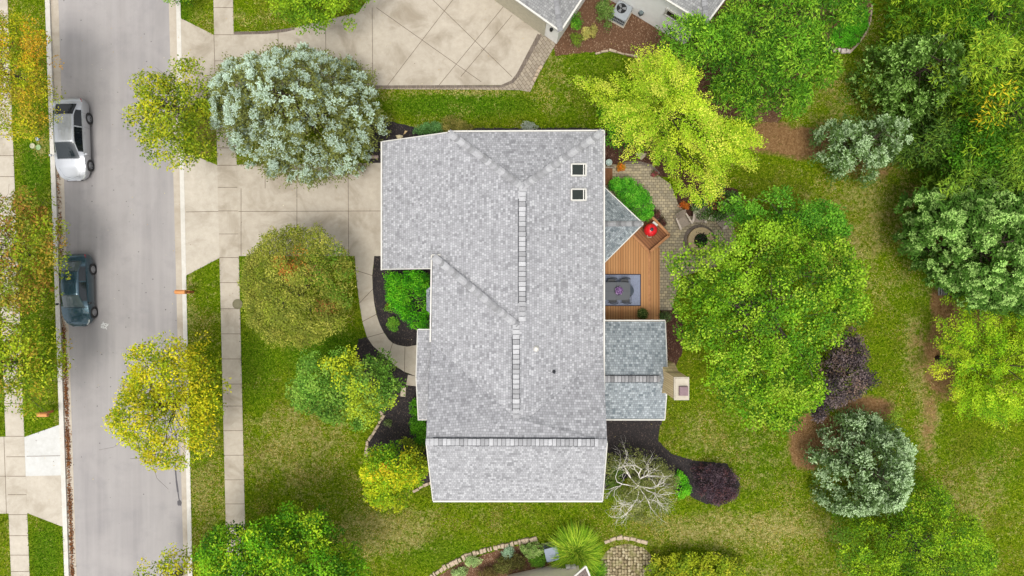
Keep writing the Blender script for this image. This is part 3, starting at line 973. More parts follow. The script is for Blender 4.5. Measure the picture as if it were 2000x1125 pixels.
def lawn_gen(r, n):
    px, py = r.uniform(0, 2000, n), r.uniform(0, 1125, n)
    k = vnoise(px, py, 140, 6) > .45
    return np.stack([(px[k] - 1000) / S, (562.5 - py[k]) / S], 1)
litter('fallen_leaves', 'yellow and pale leaf flecks scattered over lawns and paving', lawn_gen, [ap(220, 204, 120), ap(206, 170, 80), ap(236, 226, 190), ap(120, 90, 60)], 1500, 8, .06, .025)

# ---------------------------------------------------------------- main house
house = empty('house', (0, -1.2, 0), 0, 'large two storey house under a pale grey shingle roof, centre of the lot', 'house')
zE, zG, zR, zB, zC = 5.05, 3.0, 7.12, 4.86, 7.6
def roofmesh(faces, name, mat, parent, th=.06):
    "each face is a list of 3-D points, counter-clockwise from above; given real thickness"
    mb = MB()
    for f in faces:
        f = [Vector(p) for p in f]
        n = (f[1] - f[0]).cross(f[2] - f[0])
        if n.z < 0: f = f[::-1]
        k = len(f)
        low = [p - Vector((0, 0, th)) for p in f]
        mb.add(f + low, [list(range(k)), list(range(2 * k - 1, k - 1, -1))] + [(i, i + k, (i + 1) % k + k, (i + 1) % k) for i in range(k)])
    return mb.build(name, mat, parent, uv=True)
rA, rB = W(1020, 365, zR), W(1020, 628, zR)         # upper ridge
nw, ne = W(875, 258.5, zE), W(1178, 257, zE)
gnw, gsw = W(747, 276.5, zG), W(747, 526, zG)
gse = W(842, 527.5, 4.5)
eS = W(1178, 690, zE)
zpl = lambda x: zG + (x - gnw.x) * (zE - zG) / (nw.x - gnw.x)
rC0, rC1 = W(1008, 634, zR), W(1008, 818, zR)       # lower ridge
b0 = W(845, 500, zB); bW = W(842.5, 668, zB)
v0 = W(858, 501, 0); v0 = Vector((-142 / S * (1 - 4.75 / H), b0.y + .04, 4.72))
cW, cE = W(832, 863, zC), W(1186, 864, zC)
sw, se = W(845.5, 977, zE), W(1177, 977, zE)
cwn = W(841.5, 668, zB); 
cwn2 = W(837, 735, 5.75)
# west plane of the north part, going down over the garage
west = [gnw, gsw, Vector((gse.x, gsw.y, zpl(gse.x))), Vector((b0.x, b0.y, zpl(b0.x))), v0, Vector((rB.x - .1, rB.y, zR - .03)), rB, rA, nw]
west = [Vector((p.x, p.y, p.z)) for p in west]
zline = lambda p: Vector((p.x, p.y, min(zR, zG + (p.x - gnw.x) * (zR - zG) / (rA.x - gnw.x))))
west = [zline(p) for p in west]
v0 = zline(v0)
nw = zline(nw)
north = [nw, rA, Vector((ne.x, ne.y, zE))]
east = [ne, rA, rB, rC0 + Vector((.02, 0, 0)), rC1, W(1040, 812, 6.85), eS]
# planar east side: z falls from the ridge to the eave
def ze_(p): return Vector((p.x, p.y, zE + (zR - zE) * max(0, min(1, (ne.x - p.x) / (ne.x - rA.x)))))
east = [ze_(p) for p in east]
east[3].z = zR; east[4].z = zR
bw = [b0, bW, rC1, rC0]
bn = [b0, rC0, Vector((rB.x, rB.y, zR)), v0 + Vector((0, 0, .015))]
cn = [cW, cE, W(1177.5, 690, zE), W(1040, 812, 6.85), rC1, bW, cwn2]
cs = [cW, sw, se, cE]
roof = roofmesh([west, north, east, bw, bn], 'roof', M_roof, house)
# the south gable rows run east-west; its own part since its slopes face north and south
roof2 = roofmesh([[cW, cE, Vector((eS.x, eS.y, eS.z)), W(1040, 812, 6.9), rC1], [cW, rC1, bW, cwn2], cs], 'gable_roof', M_roof, house)
porch_n = [W(815.5, 645, 4.2), W(812.5, 737, 4.9), W(846, 737, 4.9), W(846, 645, 4.2)]
porch_s = [W(812.5, 737, 4.9), W(817, 820, 4.25), W(846, 820, 4.25), W(846, 737, 4.9)]
roofmesh([porch_n, porch_s], 'porch_roof', M_roof, house)
bay = [W(833, 566, 2.9), W(833, 606, 2.9), W(850, 620, 3.3), W(850, 552, 3.3)]
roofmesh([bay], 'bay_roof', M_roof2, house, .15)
# corner room (north-east) and east wing: lower, slate toned shingles
zl = 2.8
kc = W(1255, 437, zl); kn = W(1176, 362, zl); ks = W(1176, 517, zl); kr = W(1172, 437, 4.5)
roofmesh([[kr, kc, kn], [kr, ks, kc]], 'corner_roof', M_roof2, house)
dN0, dN1 = W(1172, 628, zl), W(1299.5, 628, zl)
dS0, dS1 = W(1172, 818, zl), W(1298.5, 818, zl)
dR0, dR1 = W(1172, 740, 4.05), W(1304, 740, 4.05)
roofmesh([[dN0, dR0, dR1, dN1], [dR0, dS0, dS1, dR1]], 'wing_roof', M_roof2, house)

def caps(name, segs, parent=house, w=.17, ex=.19, drop=.45, tone=(176, 218), raised=.03, tint=(1, 1, 1.01), bow=0.0, lap=1.12):
    r = random.Random(5)
    mb = MB()
    for a, b, dl, dr in segs:
        a, b = Vector(a), Vector(b)
        d = b - a; L = d.length; d.normalize()
        side = d.cross(Vector((0, 0, 1))).normalized()
        n = max(1, int(L / ex))
        for i in range(n):
            p = a + d * (i * L / n); q = a + d * ((i + lap) * L / n)
            h0, h1 = raised + .035, raised
            k = r.uniform(*tone)
            mb.col = ap(k * tint[0], k * tint[1], min(255, k * tint[2]))
            up = Vector((0, 0, 1))
            ww = w * r.uniform(.96, 1.04)
            def ring(c, h):
                return [c + side * ww - up * (ww * dl - h), c + side * ww * .35 - up * (ww * .35 * dl * .8 - h) + up * .01,
                        c - side * ww * .35 - up * (ww * .35 * dr * .8 - h) + up * .01, c - side * ww - up * (ww * dr - h)]
            R0, R1 = ring(p, h0), ring(q, h1)
            if bow:
                for RR in (R0, R1):
                    for k_ in (1, 2): RR[k_] = RR[k_] + d * bow
            lo0 = [v - up * .05 for v in R0]; lo1 = [v - up * .05 for v in R1]
            vs = R0 + R1 + lo0 + lo1
            fs = [(0, 1, 5, 4), (1, 2, 6, 5), (2, 3, 7, 6), (0, 8, 9, 1), (1, 9, 10, 2), (2, 10, 11, 3), (4, 5, 13, 12), (5, 6, 14, 13), (6, 7, 15, 14), (0, 4, 12, 8), (3, 11, 15, 7)]
            mb.add(vs, fs)
    return mb.build(name, M_cap, parent)
U = Vector((0, 0, .01))
caps('ridge_cap', [(rA + U, rB + U, .25, .25)], raised=.07, ex=.25, tone=(176, 220), lap=.9)
caps('ridge_cap', [(rC0 + U, rC1 + U, .25, .25)], raised=.07, ex=.25, tone=(176, 220), lap=.9)
caps('ridge_cap', [(cW + U, cE + U, .25, .2)], raised=.07, ex=.21, tone=(176, 220), lap=.9)
caps('ridge_cap', [(dR0 + U, W(1290, 740, 4.05) + U, .25, .25)], raised=.07, tone=(150, 200), lap=.9)
for a_ in (nw, ne): caps('hip_cap', [(a_ + U, rA + U, .3, .3)], w=.19, tone=(164, 212), bow=.09, raised=.075)
caps('hip_cap', [(b0 + U, rC0 + U, .25, .25)], w=.19, tone=(164, 212), bow=.09, raised=.075)
caps('hip_cap', [(kc + U, kr + U, .3, .3)], w=.15, tone=(136, 190), bow=.07, raised=.03)
# ridge vents: dark strips under the ridge caps
for a, b in ((W(1020, 388, zR), W(1020, 592, zR)), (W(1007.7, 655, zR), W(1007.7, 802, zR)), (W(846, 863, zC), W(1162, 864, zC)), (W(1182, 740, 4.05), W(1286, 740, 4.05))):
    mb = MB(); mb.beam(a + Vector((0, 0, -.05)), b + Vector((0, 0, -.05)), .41, .13); mb.build('ridge_vent', M_vent, house)

# gutters, fascia
def gutter(a, b, w=.11):
    w *= .72
    a, b = Vector(a), Vector(b); mb = MB()
    mb.beam(a + Vector((0, 0, -.05)), b + Vector((0, 0, -.05)), w, .11)
    mb.build('gutter', M_white, house)
o = .06
gutter(nw + Vector((0, o, 0)), ne + Vector((o, o, 0))); gutter(ne + Vector((o, o, 0)), eS + Vector((o, -2.0, 0)))
gutter(gnw + Vector((-o, 0, 0)), gsw + Vector((-o, -.05, 0)))
gutter(b0 + Vector((-o, .06, .02)), bW + Vector((-o, 0, .02)), .10)
gutter(b0 + Vector((-o, .06, .02)), b0 + Vector((.42, .06, .02)), .08)
gutter(sw + Vector((0, -o, 0)), se + Vector((0, -o, 0)), .12)
gutter(dN0 + Vector((0, o, 0)), dN1 + Vector((0, o, 0)), .1); gutter(dS0 + Vector((0, -o, 0)), dS1 + Vector((0, -o, 0)), .1)
gutter(kn, kc + Vector((.04, 0, 0)), .1); gutter(ks, kc + Vector((.04, 0, 0)), .1)
gutter(porch_n[0] + Vector((0, .04, 0)), porch_n[3] + Vector((0, .04, 0)), .08)
for a, b in ((gsw, Vector((gse.x, gsw.y, zpl(gse.x)))), (gnw, nw), (cW, sw), (cE, se), (dR1, dN1), (dR1, dS1), (porch_s[0], porch_s[1]), (porch_n[0], porch_n[1]), (porch_s[1], porch_s[2])):
    mb = MB(); mb.beam(Vector(a) + Vector((0, 0, -.05)), Vector(b) + Vector((0, 0, -.05)), .05, .13); mb.build('rake_board', M_white, house)
# walls
def walls(P, zt, inset=0): 
    mb.prism([tuple(p[:2]) for p in P], -.1, zt)
mb = MB()
walls([(gnw.x + .4, gnw.y - .3), (nw.x + .3, nw.y - .3), (nw.x + .3, gsw.y + .3), (gsw.x + .4, gsw.y + .3)], 2.9)
mb.prism([(nw.x + .3, nw.y - .35), (ne.x - .35, nw.y - .35), (ne.x - .35, -7.4), (bW.x + .35, -7.4), (bW.x + .35, .9), (nw.x + .3, .9)], 0, 4.85)
mb.prism([(cW.x + .55, -7.35), (cE.x - .55, -7.35), (cE.x - .55, sw.y + .4), (cW.x + .55, sw.y + .4)], 0, 5.0)
for x in (cW.x + .55, cE.x - .55):
    mb.prism([(x - .06, -4.9), (x + .06, -4.9), (x + .06, sw.y + .4), (x - .06, sw.y + .4)], 5.0, 5.002)
    mb.add([(x, -4.9, 5), (x, sw.y + .5, 5), (x, cW.y, 7.4)], [(0, 1, 2)])
mb.prism([(4.4, dN0.y - .3), (dN1.x - .35, dN0.y - .3), (dN1.x - .35, dS0.y + .3), (4.4, dS0.y + .3)], 0, 2.72)
mb.add([(dN1.x - .35, dN0.y - .3, 2.72), (dN1.x - .35, dS0.y + .3, 2.72), (dN1.x - .35, dR0.y, 3.9)], [(0, 1, 2)])
mb.prism([(4.4, kn.y - .5), (kc.x - .5, kc.y), (4.4, ks.y + .5)], 0, 2.72)
mb.prism([(porch_n[0].x + .35, porch_n[0].y - .3), (-3.7, porch_n[0].y - .3), (-3.7, porch_s[1].y + .3), (porch_n[0].x + .35, porch_s[1].y + .3)], 0, 4.15)
mb.prism([(bay[0].x + .1, bay[0].y - .05), (-3.9, bay[3].y), (-3.9, bay[2].y), (bay[0].x + .1, bay[1].y + .05)], 0, 2.78)
# small upstand under the raised west roof
mb.add([b0 - Vector((0, 0, .06)), v0, Vector((b0.x, b0.y, zpl(b0.x)))], [(0, 1, 2)])
wall = mb.build('wall', M_siding, house)
mb = MB()
mb.box((gnw.x + .37, (gnw.y + gsw.y) / 2, 1.15), (.08, 4.9, 2.2))
for i in range(3): mb.box((gnw.x + .34, (gnw.y + gsw.y) / 2, .55 + i * .55), (.06, 4.8, .48))
mb.build('garage_door', M_white, house)

M_glass = Mat('dark_glass', .05, .6); M_glass.base(ap(34, 44, 36)); M_glass = M_glass.m
def plane_pt(px, py):
    "point on the east roof plane under a photo pixel"
    z = 6.0
    for _ in range(12):
        p = W(px, py, z); z = zE + (zR - zE) * (ne.x - p.x) / (ne.x - rA.x)
    return W(px, py, z)
for (x0, y0, x1, y1) in ((1115, 321, 1143, 343.5), (1115, 370, 1143, 391.5)):
    A, B, C_, D = plane_pt(x0, y0), plane_pt(x1, y0), plane_pt(x1, y1), plane_pt(x0, y1)
    nrm = (B - A).cross(D - A).normalized(); nrm = nrm if nrm.z > 0 else -nrm
    cen = (A + B + C_ + D) / 4
    mb = MB()
    up = nrm * .12
    for p, q in ((A, B), (B, C_), (C_, D), (D, A)): mb.beam(p + up * .5, q + up * .5, .075, .15)
    sky_ = mb.build('skylight', M_white, house)
    sky_['label'] = 'white framed roof window, %s of the pair' % ('upper' if y0 < 340 else 'lower')
    mb = MB(); g = [cen + (p - cen) * .93 + up * .85 for p in (A, B, C_, D)]
    mb.add([*g, *[p - up * .4 for p in g]], [(0, 3, 2, 1) if (g[1] - g[0]).cross(g[3] - g[0]).z < 0 else (0, 1, 2, 3), (4, 5, 6, 7), (0, 1, 5, 4), (1, 2, 6, 5), (2, 3, 7, 6), (3, 0, 4, 7)])
    mb.build('glass', M_glass, sky_)
    mb = MB(); xx = A.lerp(B, .80) + up; yy = D.lerp(C_, .80) + up; mb.beam(xx, yy, .05, .05); mb.build('bar', M_white, sky_)
for (px, py, r_, m_, h_) in ((1047, 681, .11, M_white, .14), (1082, 726, .06, M_vent, .4)):
    p = plane_pt(px, py)
    mb = MB(); mb.smooth = True
    mb.lathe([(r_ * 1.5, -.05), (r_ * 1.4, .02), (r_, .05), (r_, h_), (r_ * .6, h_ + .02), (0.001, h_ + .02)], p, 14)
    mb.build('vent_pipe', m_, house)

# chimney, a stone stack on the wing gable
M_stone = pavers('chimney_stone', [ap(232, 208, 156, .95), ap(214, 188, 138, .95), ap(222, 200, 154, .95)], .3, .12, gapc=ap(176, 156, 118, .95))
zt = 6.5
c0, c1 = W(1316.5, 736.5, zt), W(1346, 781.5, zt)
mb = MB()
cx, cy = (c0.x + c1.x) / 2, (c0.y + c1.y) / 2
wx, wy = c1.x - c0.x, c0.y - c1.y
def ringz(z, ex, ey, dx=0., dy=0.): return [(cx + dx - wx / 2 - ex, cy + dy - wy / 2 - ey, z), (cx + dx + wx / 2 + ex, cy + dy - wy / 2 - ey, z), (cx + dx + wx / 2 + ex, cy + dy + wy / 2 + ey, z), (cx + dx - wx / 2 - ex, cy + dy + wy / 2 + ey, z)]
vs = ringz(-.1, .0, .25, 0, .12) + ringz(3.4, .0, .25, 0, .12) + ringz(4.2, -.02, -.0, 0, .05) + ringz(zt - .12, -.03, -.03)
mb.add(vs, [(0 + k * 4 + i, k * 4 + (i + 1) % 4, k * 4 + 4 + (i + 1) % 4, k * 4 + 4 + i) for k in range(3) for i in range(4)] + [(12, 13, 14, 15)])
ch = mb.build('chimney', M_stone, house)
mb = MB(); mb.box((cx, cy, zt - .05), (wx, wy, .12)); mb.box((cx, cy, zt + .03), (wx * .86, wy * .9, .05))
mb.build('crown_slab', concrete('chimney_cap', ap(226, 216, 196), .6), ch)
f0 = W(1334.5, 763.5, zt + .1)
mb = MB(); mb.box((f0.x, f0.y, zt + .14), (.46, .48, .18), taper=.96)
mb.box((f0.x, f0.y, zt + .24), (.40, .42, .03))
mb.build('flue', simple('clay_flue', ap(152, 128, 132), .8, .2), ch)

# ---------------------------------------------------------------- deck
def boards_mat(name, a, b, rot, w=.142, off=0.0):
    m = Mat(name, .7, .25)
    mp = m.n('ShaderNodeMapping'); mp.inputs['Rotation'].default_value = (0, 0, rot); mp.inputs['Location'].default_value = (off, 0, 0)
    m.l(m.co(), mp.inputs['Vector'])
    sp = m.n('ShaderNodeSeparateXYZ'); m.l(mp.outputs[0], sp.inputs[0])
    u = m.math('DIVIDE', sp.outputs[0], w)
    fr = m.math('FRACT', u); fl = m.math('FLOOR', u)
    gap = m.math('LESS_THAN', fr, .11)
    wn_ = m.n('ShaderNodeTexWhiteNoise', noise_dimensions='1D'); m.l(fl, wn_.inputs['W'])
    mp2 = m.n('ShaderNodeMapping'); mp2.inputs['Rotation'].default_value = (0, 0, rot); mp2.inputs['Scale'].default_value = (14, .8, 1)
    m.l(m.co(), mp2.inputs['Vector'])
    c = m.mix(wn_.outputs[0], a, b)
    c = m.mix(m.math('MULTIPLY', m.step(m.noise(3, 5, .7, mp2.outputs[0]), .35, .7), .3), c, tuple(x * .5 for x in a[:3]) + (1,))
    c = m.mix(gap, c, ap(54, 32, 20))
    m.base(c); m.bump(m.math('SUBTRACT', 1.0, gap), .5, .012)
    return m.m
M_deck = boards_mat('cedar_boards', ap(216, 160, 104), ap(194, 136, 84), 0, .152)
M_deck2 = boards_mat('cedar_boards_diagonal', ap(172, 116, 76), ap(150, 98, 62), math.radians(-43), .15)
M_cedar = simple('cedar_trim', ap(200, 142, 94), .65, .25, var=.2, scale=5)
M_cedard = simple('cedar_brown', ap(136, 92, 58), .7, .2, var=.25, scale=5)
zD = .55
deck = empty('deck', W(1235, 560), 0, 'cedar plank deck beside the house with a square railed grill corner', 'deck')
mb = MB(); mb.prism([tuple(W(*p, zD)[:2]) for p in [(1165, 540), (1165, 640), (1287, 640), (1287, 484), (1245, 440), (1165, 440)]], zD - .04, zD)
mb.build('deck_boards', M_deck, deck)
mb = MB()
for a, b in (((1287, 484), (1287, 640)),): mb.beam(W(*a, zD) + Vector((.02, 0, -.2)), W(*b, zD) + Vector((.02, 0, -.2)), .04, .42)
mb.beam(W(1268.5, 490, zD) + Vector((0, 0, .004)), W(1268.5, 640, zD) + Vector((0, 0, .004)), .14, .012)
mb.build('deck_trim', M_cedar, deck)
G = [W(1271, 425, zD), W(1305, 460, zD), W(1268, 492, zD), W(1234, 458, zD)]
mb = MB(); mb.prism([tuple(p[:2]) for p in G], zD + .002, zD + .03)
mb.build('grill_platform', M_deck2, deck)
mb = MB()
for a, b, h in ((G[0], G[1], .34), (G[1], G[2], .34)):
    mb.beam(a + Vector((0, 0, h)), b + Vector((0, 0, h)), .15, .05)
    mb.beam(a + Vector((0, 0, h / 2)), b + Vector((0, 0, h / 2)), .06, h - .04)
mb.beam(G[2] + Vector((0, 0, .05)), G[3] + Vector((0, 0, .05)), .13, .05)
mb.build('low_railing', M_cedar, deck)

mb = MB(); mb.prism([tuple(W(*p, zD)[:2]) for p in [(1160, 536.5), (1250.5, 536), (1250.5, 596), (1160, 597)]], zD + .004, zD + .018)
mb.cur = 1
for a, b in (((1160, 536), (1251, 536)), ((1251, 536), (1251, 597)), ((1251, 597), (1160, 597))): mb.beam(W(*a, zD) + Vector((0, 0, .013)), W(*b, zD) + Vector((0, 0, .013)), .05, .022)
tag(mb.build('rug', [simple('grey_rug', ap(150, 158, 180), .95, .1, var=.14, scale=12), simple('rug_hem', ap(72, 66, 74), .95, .1)]), 'grey blue outdoor rug with dark hem on the deck', 'rug')

M_iron = simple('dark_iron', ap(48, 52, 58), .5, .4, var=.1)
tb = empty('patio_table', W(1208, 568, zD), 0, 'dark patio table with four drooping corners on the grey rug', 'table')
T0, T1 = W(1176, 551, 1.25), W(1231, 586, 1.25)
mb = MB()
tx, ty, tw, th = (T0.x + T1.x) / 2, (T0.y + T1.y) / 2, T1.x - T0.x, T0.y - T1.y
mb.prism([(tx + tw / 2 * math.copysign(abs(math.cos(a)) ** .3, math.cos(a)), ty + th / 2 * math.copysign(abs(math.sin(a)) ** .3, math.sin(a))) for a in [i * math.pi / 16 for i in range(32)]], 1.25, 1.28)
mb.build('table_top', simple('dark_table', ap(58, 64, 72), .35, .4, var=.1, scale=3), tb)
tb['label'] = 'dark rectangular patio table with rounded corners on the grey rug'
mb = MB(); mb.beam((tx - tw / 2, ty, 1.285), (tx + tw / 2, ty, 1.285), .02, .008); mb.beam((tx + .02, ty - th / 2, 1.287), (tx + .02, ty + th / 2, 1.287), .02, .008)
mb.build('table_seam', M_iron, tb)
for sx_, sy_ in ((-1, -1), (1, -1), (1, 1), (-1, 1)):
    mb = MB(); mb.tube([(tx + sx_ * tw * .4, ty + sy_ * th * .38, zD + .02), (tx + sx_ * tw * .37, ty + sy_ * th * .34, 1.25)], .022, 8); mb.build('leg', M_iron, tb)

def metal_chair(loc, rz, label, first=[None]):
    root = empty('metal_chair', loc, rz, label, 'chair', 'dark metal chairs round the patio table')
    if first[0] is None:
        mb = MB(); mb.box((0, 0, .43), (.46, .44, .03)); mb.build('seat', M_iron, root, False)
        mb = MB(); mb.smooth = True
        arc = [(-.25, -.20, .9), (-.2, -.27, .93), (0, -.31, .95), (.2, -.27, .93), (.25, -.20, .9)]
        mb.tube(arc, .018, 6)
        for i in range(7):
            x = -.19 + i * .063; mb.tube([(x, -.20, .44), (x, -.29 + abs(x) * .2, .93)], .011, 5)
        mb.build('backrest', M_iron, root, False)
        for s in (-1, 1):
            mb = MB(); mb.tube([(s * .25, -.22, .7), (s * .27, 0, .68), (s * .26, .2, .66), (s * .24, .22, .43)], .016, 5); mb.build('armrest', M_iron, root, False)
            for t in (-1, 1):
                mb = MB(); mb.tube([(s * .21, t * .19, .43), (s * .24, t * .23, 0)], .015, 5); mb.build('leg', M_iron, root, False)
        first[0] = root
    else:
        for ch_ in first[0].children:
            c = ch_.copy(); COL.objects.link(c); c.parent = root
    return root
def atD(px, py, z=zD + .02): p = W(px, py, z); return (p.x, p.y, z)
metal_chair(atD(1193, 552), math.pi, 'dark metal slatted chair, north side of the patio table, nearer the house')
metal_chair(atD(1218, 552), math.pi, 'dark metal slatted chair, north side of the patio table, farther from the house')
metal_chair(atD(1195, 583.5), 0, 'dark metal slatted chair, south side of the patio table, nearer the house')
metal_chair(atD(1220, 583.5), 0, 'dark metal slatted chair, south side of the patio table, farther from the house')
mb = MB(); mb.smooth = True
uc = W(1226, 568, .95); mb.lathe([(.02, .02), (.36, .02), (.37, 0), (.02, -.01)], uc, 28)
eo = empty('round_side_table', (uc.x, uc.y, zD), 0, 'round smoked top side table tucked under the end of the patio table', 'table')
mb.build('table_top', simple('smoked_top', ap(84, 92, 104), .2, .5), eo)
mb = MB(); mb.lathe([(.2, .02), (.03, .06), (.03, .4)], (uc.x, uc.y, zD), 12); mb.build('base', M_iron, eo)

def pot_plant(name, label, px, py, z, rad, h, cols, pot=None, seed=3, style='small'):
    p = W(px, py, z)
    root = empty(name, (p.x, p.y, z), 0, label, 'potted plant')
    mb = MB(); mb.smooth = True
    mb.lathe([(rad * .5, 0), (rad * .7, h * .8), (rad * .75, h), (rad * .66, h), (rad * .6, h * .85), (0.001, h * .85)], (p.x, p.y, z), 18)
    mb.build('pot', pot or M_iron, root)
    r = np.random.RandomState(seed)
    n = 900; d = unit(r.normal(size=(n, 3)) + [0, 0, .6]); d[:, 2] = np.abs(d[:, 2])
    q = np.array([p.x, p.y, z + h]) + d * rad * r.uniform(.5, 1, (n, 1)) * [1, 1, .7]
    c = palette(r, n, cols) * r.normal(1, .15, (n, 1)).clip(.5, 1.5)
    c = np.concatenate([c.clip(0, .9), np.ones((n, 1))], 1)
    quads('foliage', leaf_quads(q, unit(d + [0, 0, .5] + r.normal(size=(n, 3)) * .4), unit(r.normal(size=(n, 3))), np.full(n, .075), np.full(n, .05)), np.repeat(c[:, None], 4, 1), M_leaf, root, (p.x, p.y, z))
    return root
pot_plant('flower_pot', 'purple flowering pot plant at the middle of the patio table', 1208, 568, 1.29, .23, .16, [ap(176, 132, 200), ap(148, 100, 176), ap(214, 184, 226), ap(92, 64, 112)])
pot_plant('potted_shrub', 'green potted shrub on the deck by the wing roof', 1253, 613, zD, .36, .3, [ap(86, 112, 48), ap(58, 84, 34), ap(140, 156, 84)], seed=5)

# kamado grill
gp = W(1266, 451, zD + .03)
gr = empty('egg_grill', (gp.x, gp.y, zD + .03), 0, 'red egg shaped ceramic grill on the railed deck corner', 'grill')
M_red = simple('red_ceramic', ap(222, 30, 40, .8), .18, .6, var=.1, scale=3)
mb = MB(); mb.smooth = True
mb.lathe([(.05, .18), (.22, .22), (.34, .4), (.39, .6), (.395, .68)], gp, 30); mb.build('lower_bowl', M_red, gr)
mb = MB(); mb.smooth = True
mb.lathe([(.395, .70), (.385, .78), (.34, .9), (.26, 1.0), (.15, 1.06), (.08, 1.08), (.001, 1.085)], gp, 30); lid = mb.build('lid', M_red, gr)
mb = MB(); mb.smooth = True
mb.lathe([(.10, 1.06), (.10, 1.13), (.06, 1.15), (.001, 1.155)], gp, 18); mb.build('vent_cap', M_iron, lid)
mb = MB(); mb.smooth = True; mb.lathe([(.405, .66), (.415, .69), (.405, .72)], gp, 30); mb.build('band', M_iron, gr)
mb = MB(); mb.tube([gp + Vector((-.2, -.3, .78)), gp + Vector((-.22, -.42, .8)), gp + Vector((.02, -.46, .8)), gp + Vector((.02, -.34, .78))], .02, 6)
mb.build('handle', simple('pale_handle', ap(214, 196, 168), .6, .3), lid)
mb = MB()
for k in range(3):
    a = k * 2.094 + .4; mb.tube([gp + Vector((math.cos(a) * .3, math.sin(a) * .3, .35)), gp + Vector((math.cos(a) * .38, math.sin(a) * .38, 0))], .025, 6)
mb.lathe([(.30, .33), (.33, .35), (.30, .37)], gp, 18); mb.build('stand', M_iron, gr)
mb = MB(); mb.box((gp.x + .30, gp.y + .38, .62 + zD), (.34, .12, .03), .8 - 1.5); mb.build('side_shelf', M_white, gr)

# adirondack chairs
M_resin = simple('taupe_resin', ap(178, 162, 146), .6, .3, var=.08)
M_resinl = simple('pale_arm', ap(214, 198, 182), .6, .3, var=.08)
def adirondack(px, py, rz, label, first=[None]):
    p = W(px, py, .02)
    root = empty('garden_chair', (p.x, p.y, .024), rz, label, 'chair', 'slatted lounge chairs round the fire ring')
    if first[0] is None:
        mb = MB()
        for i in range(6): mb.beam((-.29, .30 - i * .1, .36 - i * .025), (.29, .30 - i * .1, .36 - i * .025), .088, .02)
        mb.build('seat', M_resin, root, False)
        mb = MB()
        for i in range(7):
            t = (i - 3) / 3; h = .98 - .13 * t * t
            mb.beam((t * .2, -.22, .27), (t * .34, -.22 - .38 * (h / .98), h), .075, .02)
        mb.build('backrest', M_resin, root, False)
        for s in (-1, 1):
            mb = MB(); mb.prism([(s * .29, -.34), (s * .36, -.36), (s * .45, .36), (s * .38, .42), (s * .31, .34)], .56, .58); mb.build('armrest', M_resinl, root, False)
            mb = MB(); mb.beam((s * .36, .3, 0), (s * .36, .3, .56), .03, .1); mb.build('leg', M_resinl, root, False)
            mb = MB(); mb.beam((s * .31, .34, .32), (s * .31, -.55, .04), .03, .12); mb.build('leg', M_resin, root, False)
        first[0] = root
    else:
        for ch_ in first[0].children:
            c = ch_.copy(); COL.objects.link(c); c.parent = root
adirondack(1331, 433, math.radians(-152), 'taupe slatted lounge chair standing clear on the pavers by the orange flowers')
adirondack(1362, 424, math.radians(175), 'taupe lounge chair half hidden under white flowered leaves, only arms showing')
adirondack(1408, 432, math.radians(130), 'taupe lounge chair under tree branches right of the fire ring')

# fire ring
fr = W(1366, 470)
ring = empty('fire_ring', (fr.x, fr.y, 0), 0, 'round tan stone fire ring planted with dark greenery on the patio', 'fire pit')
mb = MB(); mb.smooth = False
mb.lathe([(.42, .02), (.42, .38), (.78, .38), (.78, .02)], fr, 30); mb.build('ring_wall', concrete('ring_stone', ap(214, 190, 148), .6), ring)
mb = MB(); mb.lathe([(.79, .024), (.79, .09), (.98, .07), (.98, .024)], fr, 30); mb.build('outer_course', M_soldier, ring)
r = np.random.RandomState(2); n = 900
q = np.array([fr.x, fr.y, .3]) + r.normal(size=(n, 3)) * [.2, .2, .06]
c = palette(r, n, [ap(38, 64, 34), ap(60, 92, 44), ap(88, 70, 76), ap(30, 44, 28)]); c = np.concatenate([c, np.ones((n, 1))], 1)
quads('planting', leaf_quads(q, unit(r.normal(size=(n, 3)) * .5 + [0, 0, 1]), unit(r.normal(size=(n, 3))), np.full(n, .12), np.full(n, .06)), np.repeat(c[:, None], 4, 1), M_leaf, ring, (fr.x, fr.y, 0))

# hose pot and wooden bin by the corner of the house
hp = W(1188, 319)
mb = MB(); mb.smooth = True; mb.lathe([(.16, 0), (.18, .3), (.2, .34), (.17, .34), (.15, .2), (.001, .18)], hp, 20)
tag(mb.build('round_planter', simple('pale_rim_pot', ap(196, 214, 206), .5, .3)), 'small round pot with pale rim beside the wooden steps', 'planter')
st = empty('wooden_steps', W(1190, 345), 0, 'short run of brown wooden steps against the house wall', 'steps')
for i in range(4):
    a = W(1178 + i * 5.2, 328, .55 - i * .12); b = W(1178 + i * 5.2, 361, .55 - i * .12)
    mb = MB(); mb.beam(a, b, .155, .04); mb.beam(a - Vector((0, 0, .15)), b - Vector((0, 0, .15)), .10, .26); mb.build('tread', M_cedard, st)
mb = MB(); mb.beam(W(1178, 327.5, .6), W(1200, 327.5, .3), .05, .1); mb.build('stringer', simple('weathered_grey_wood', ap(176, 162, 146), .7, .2), st)

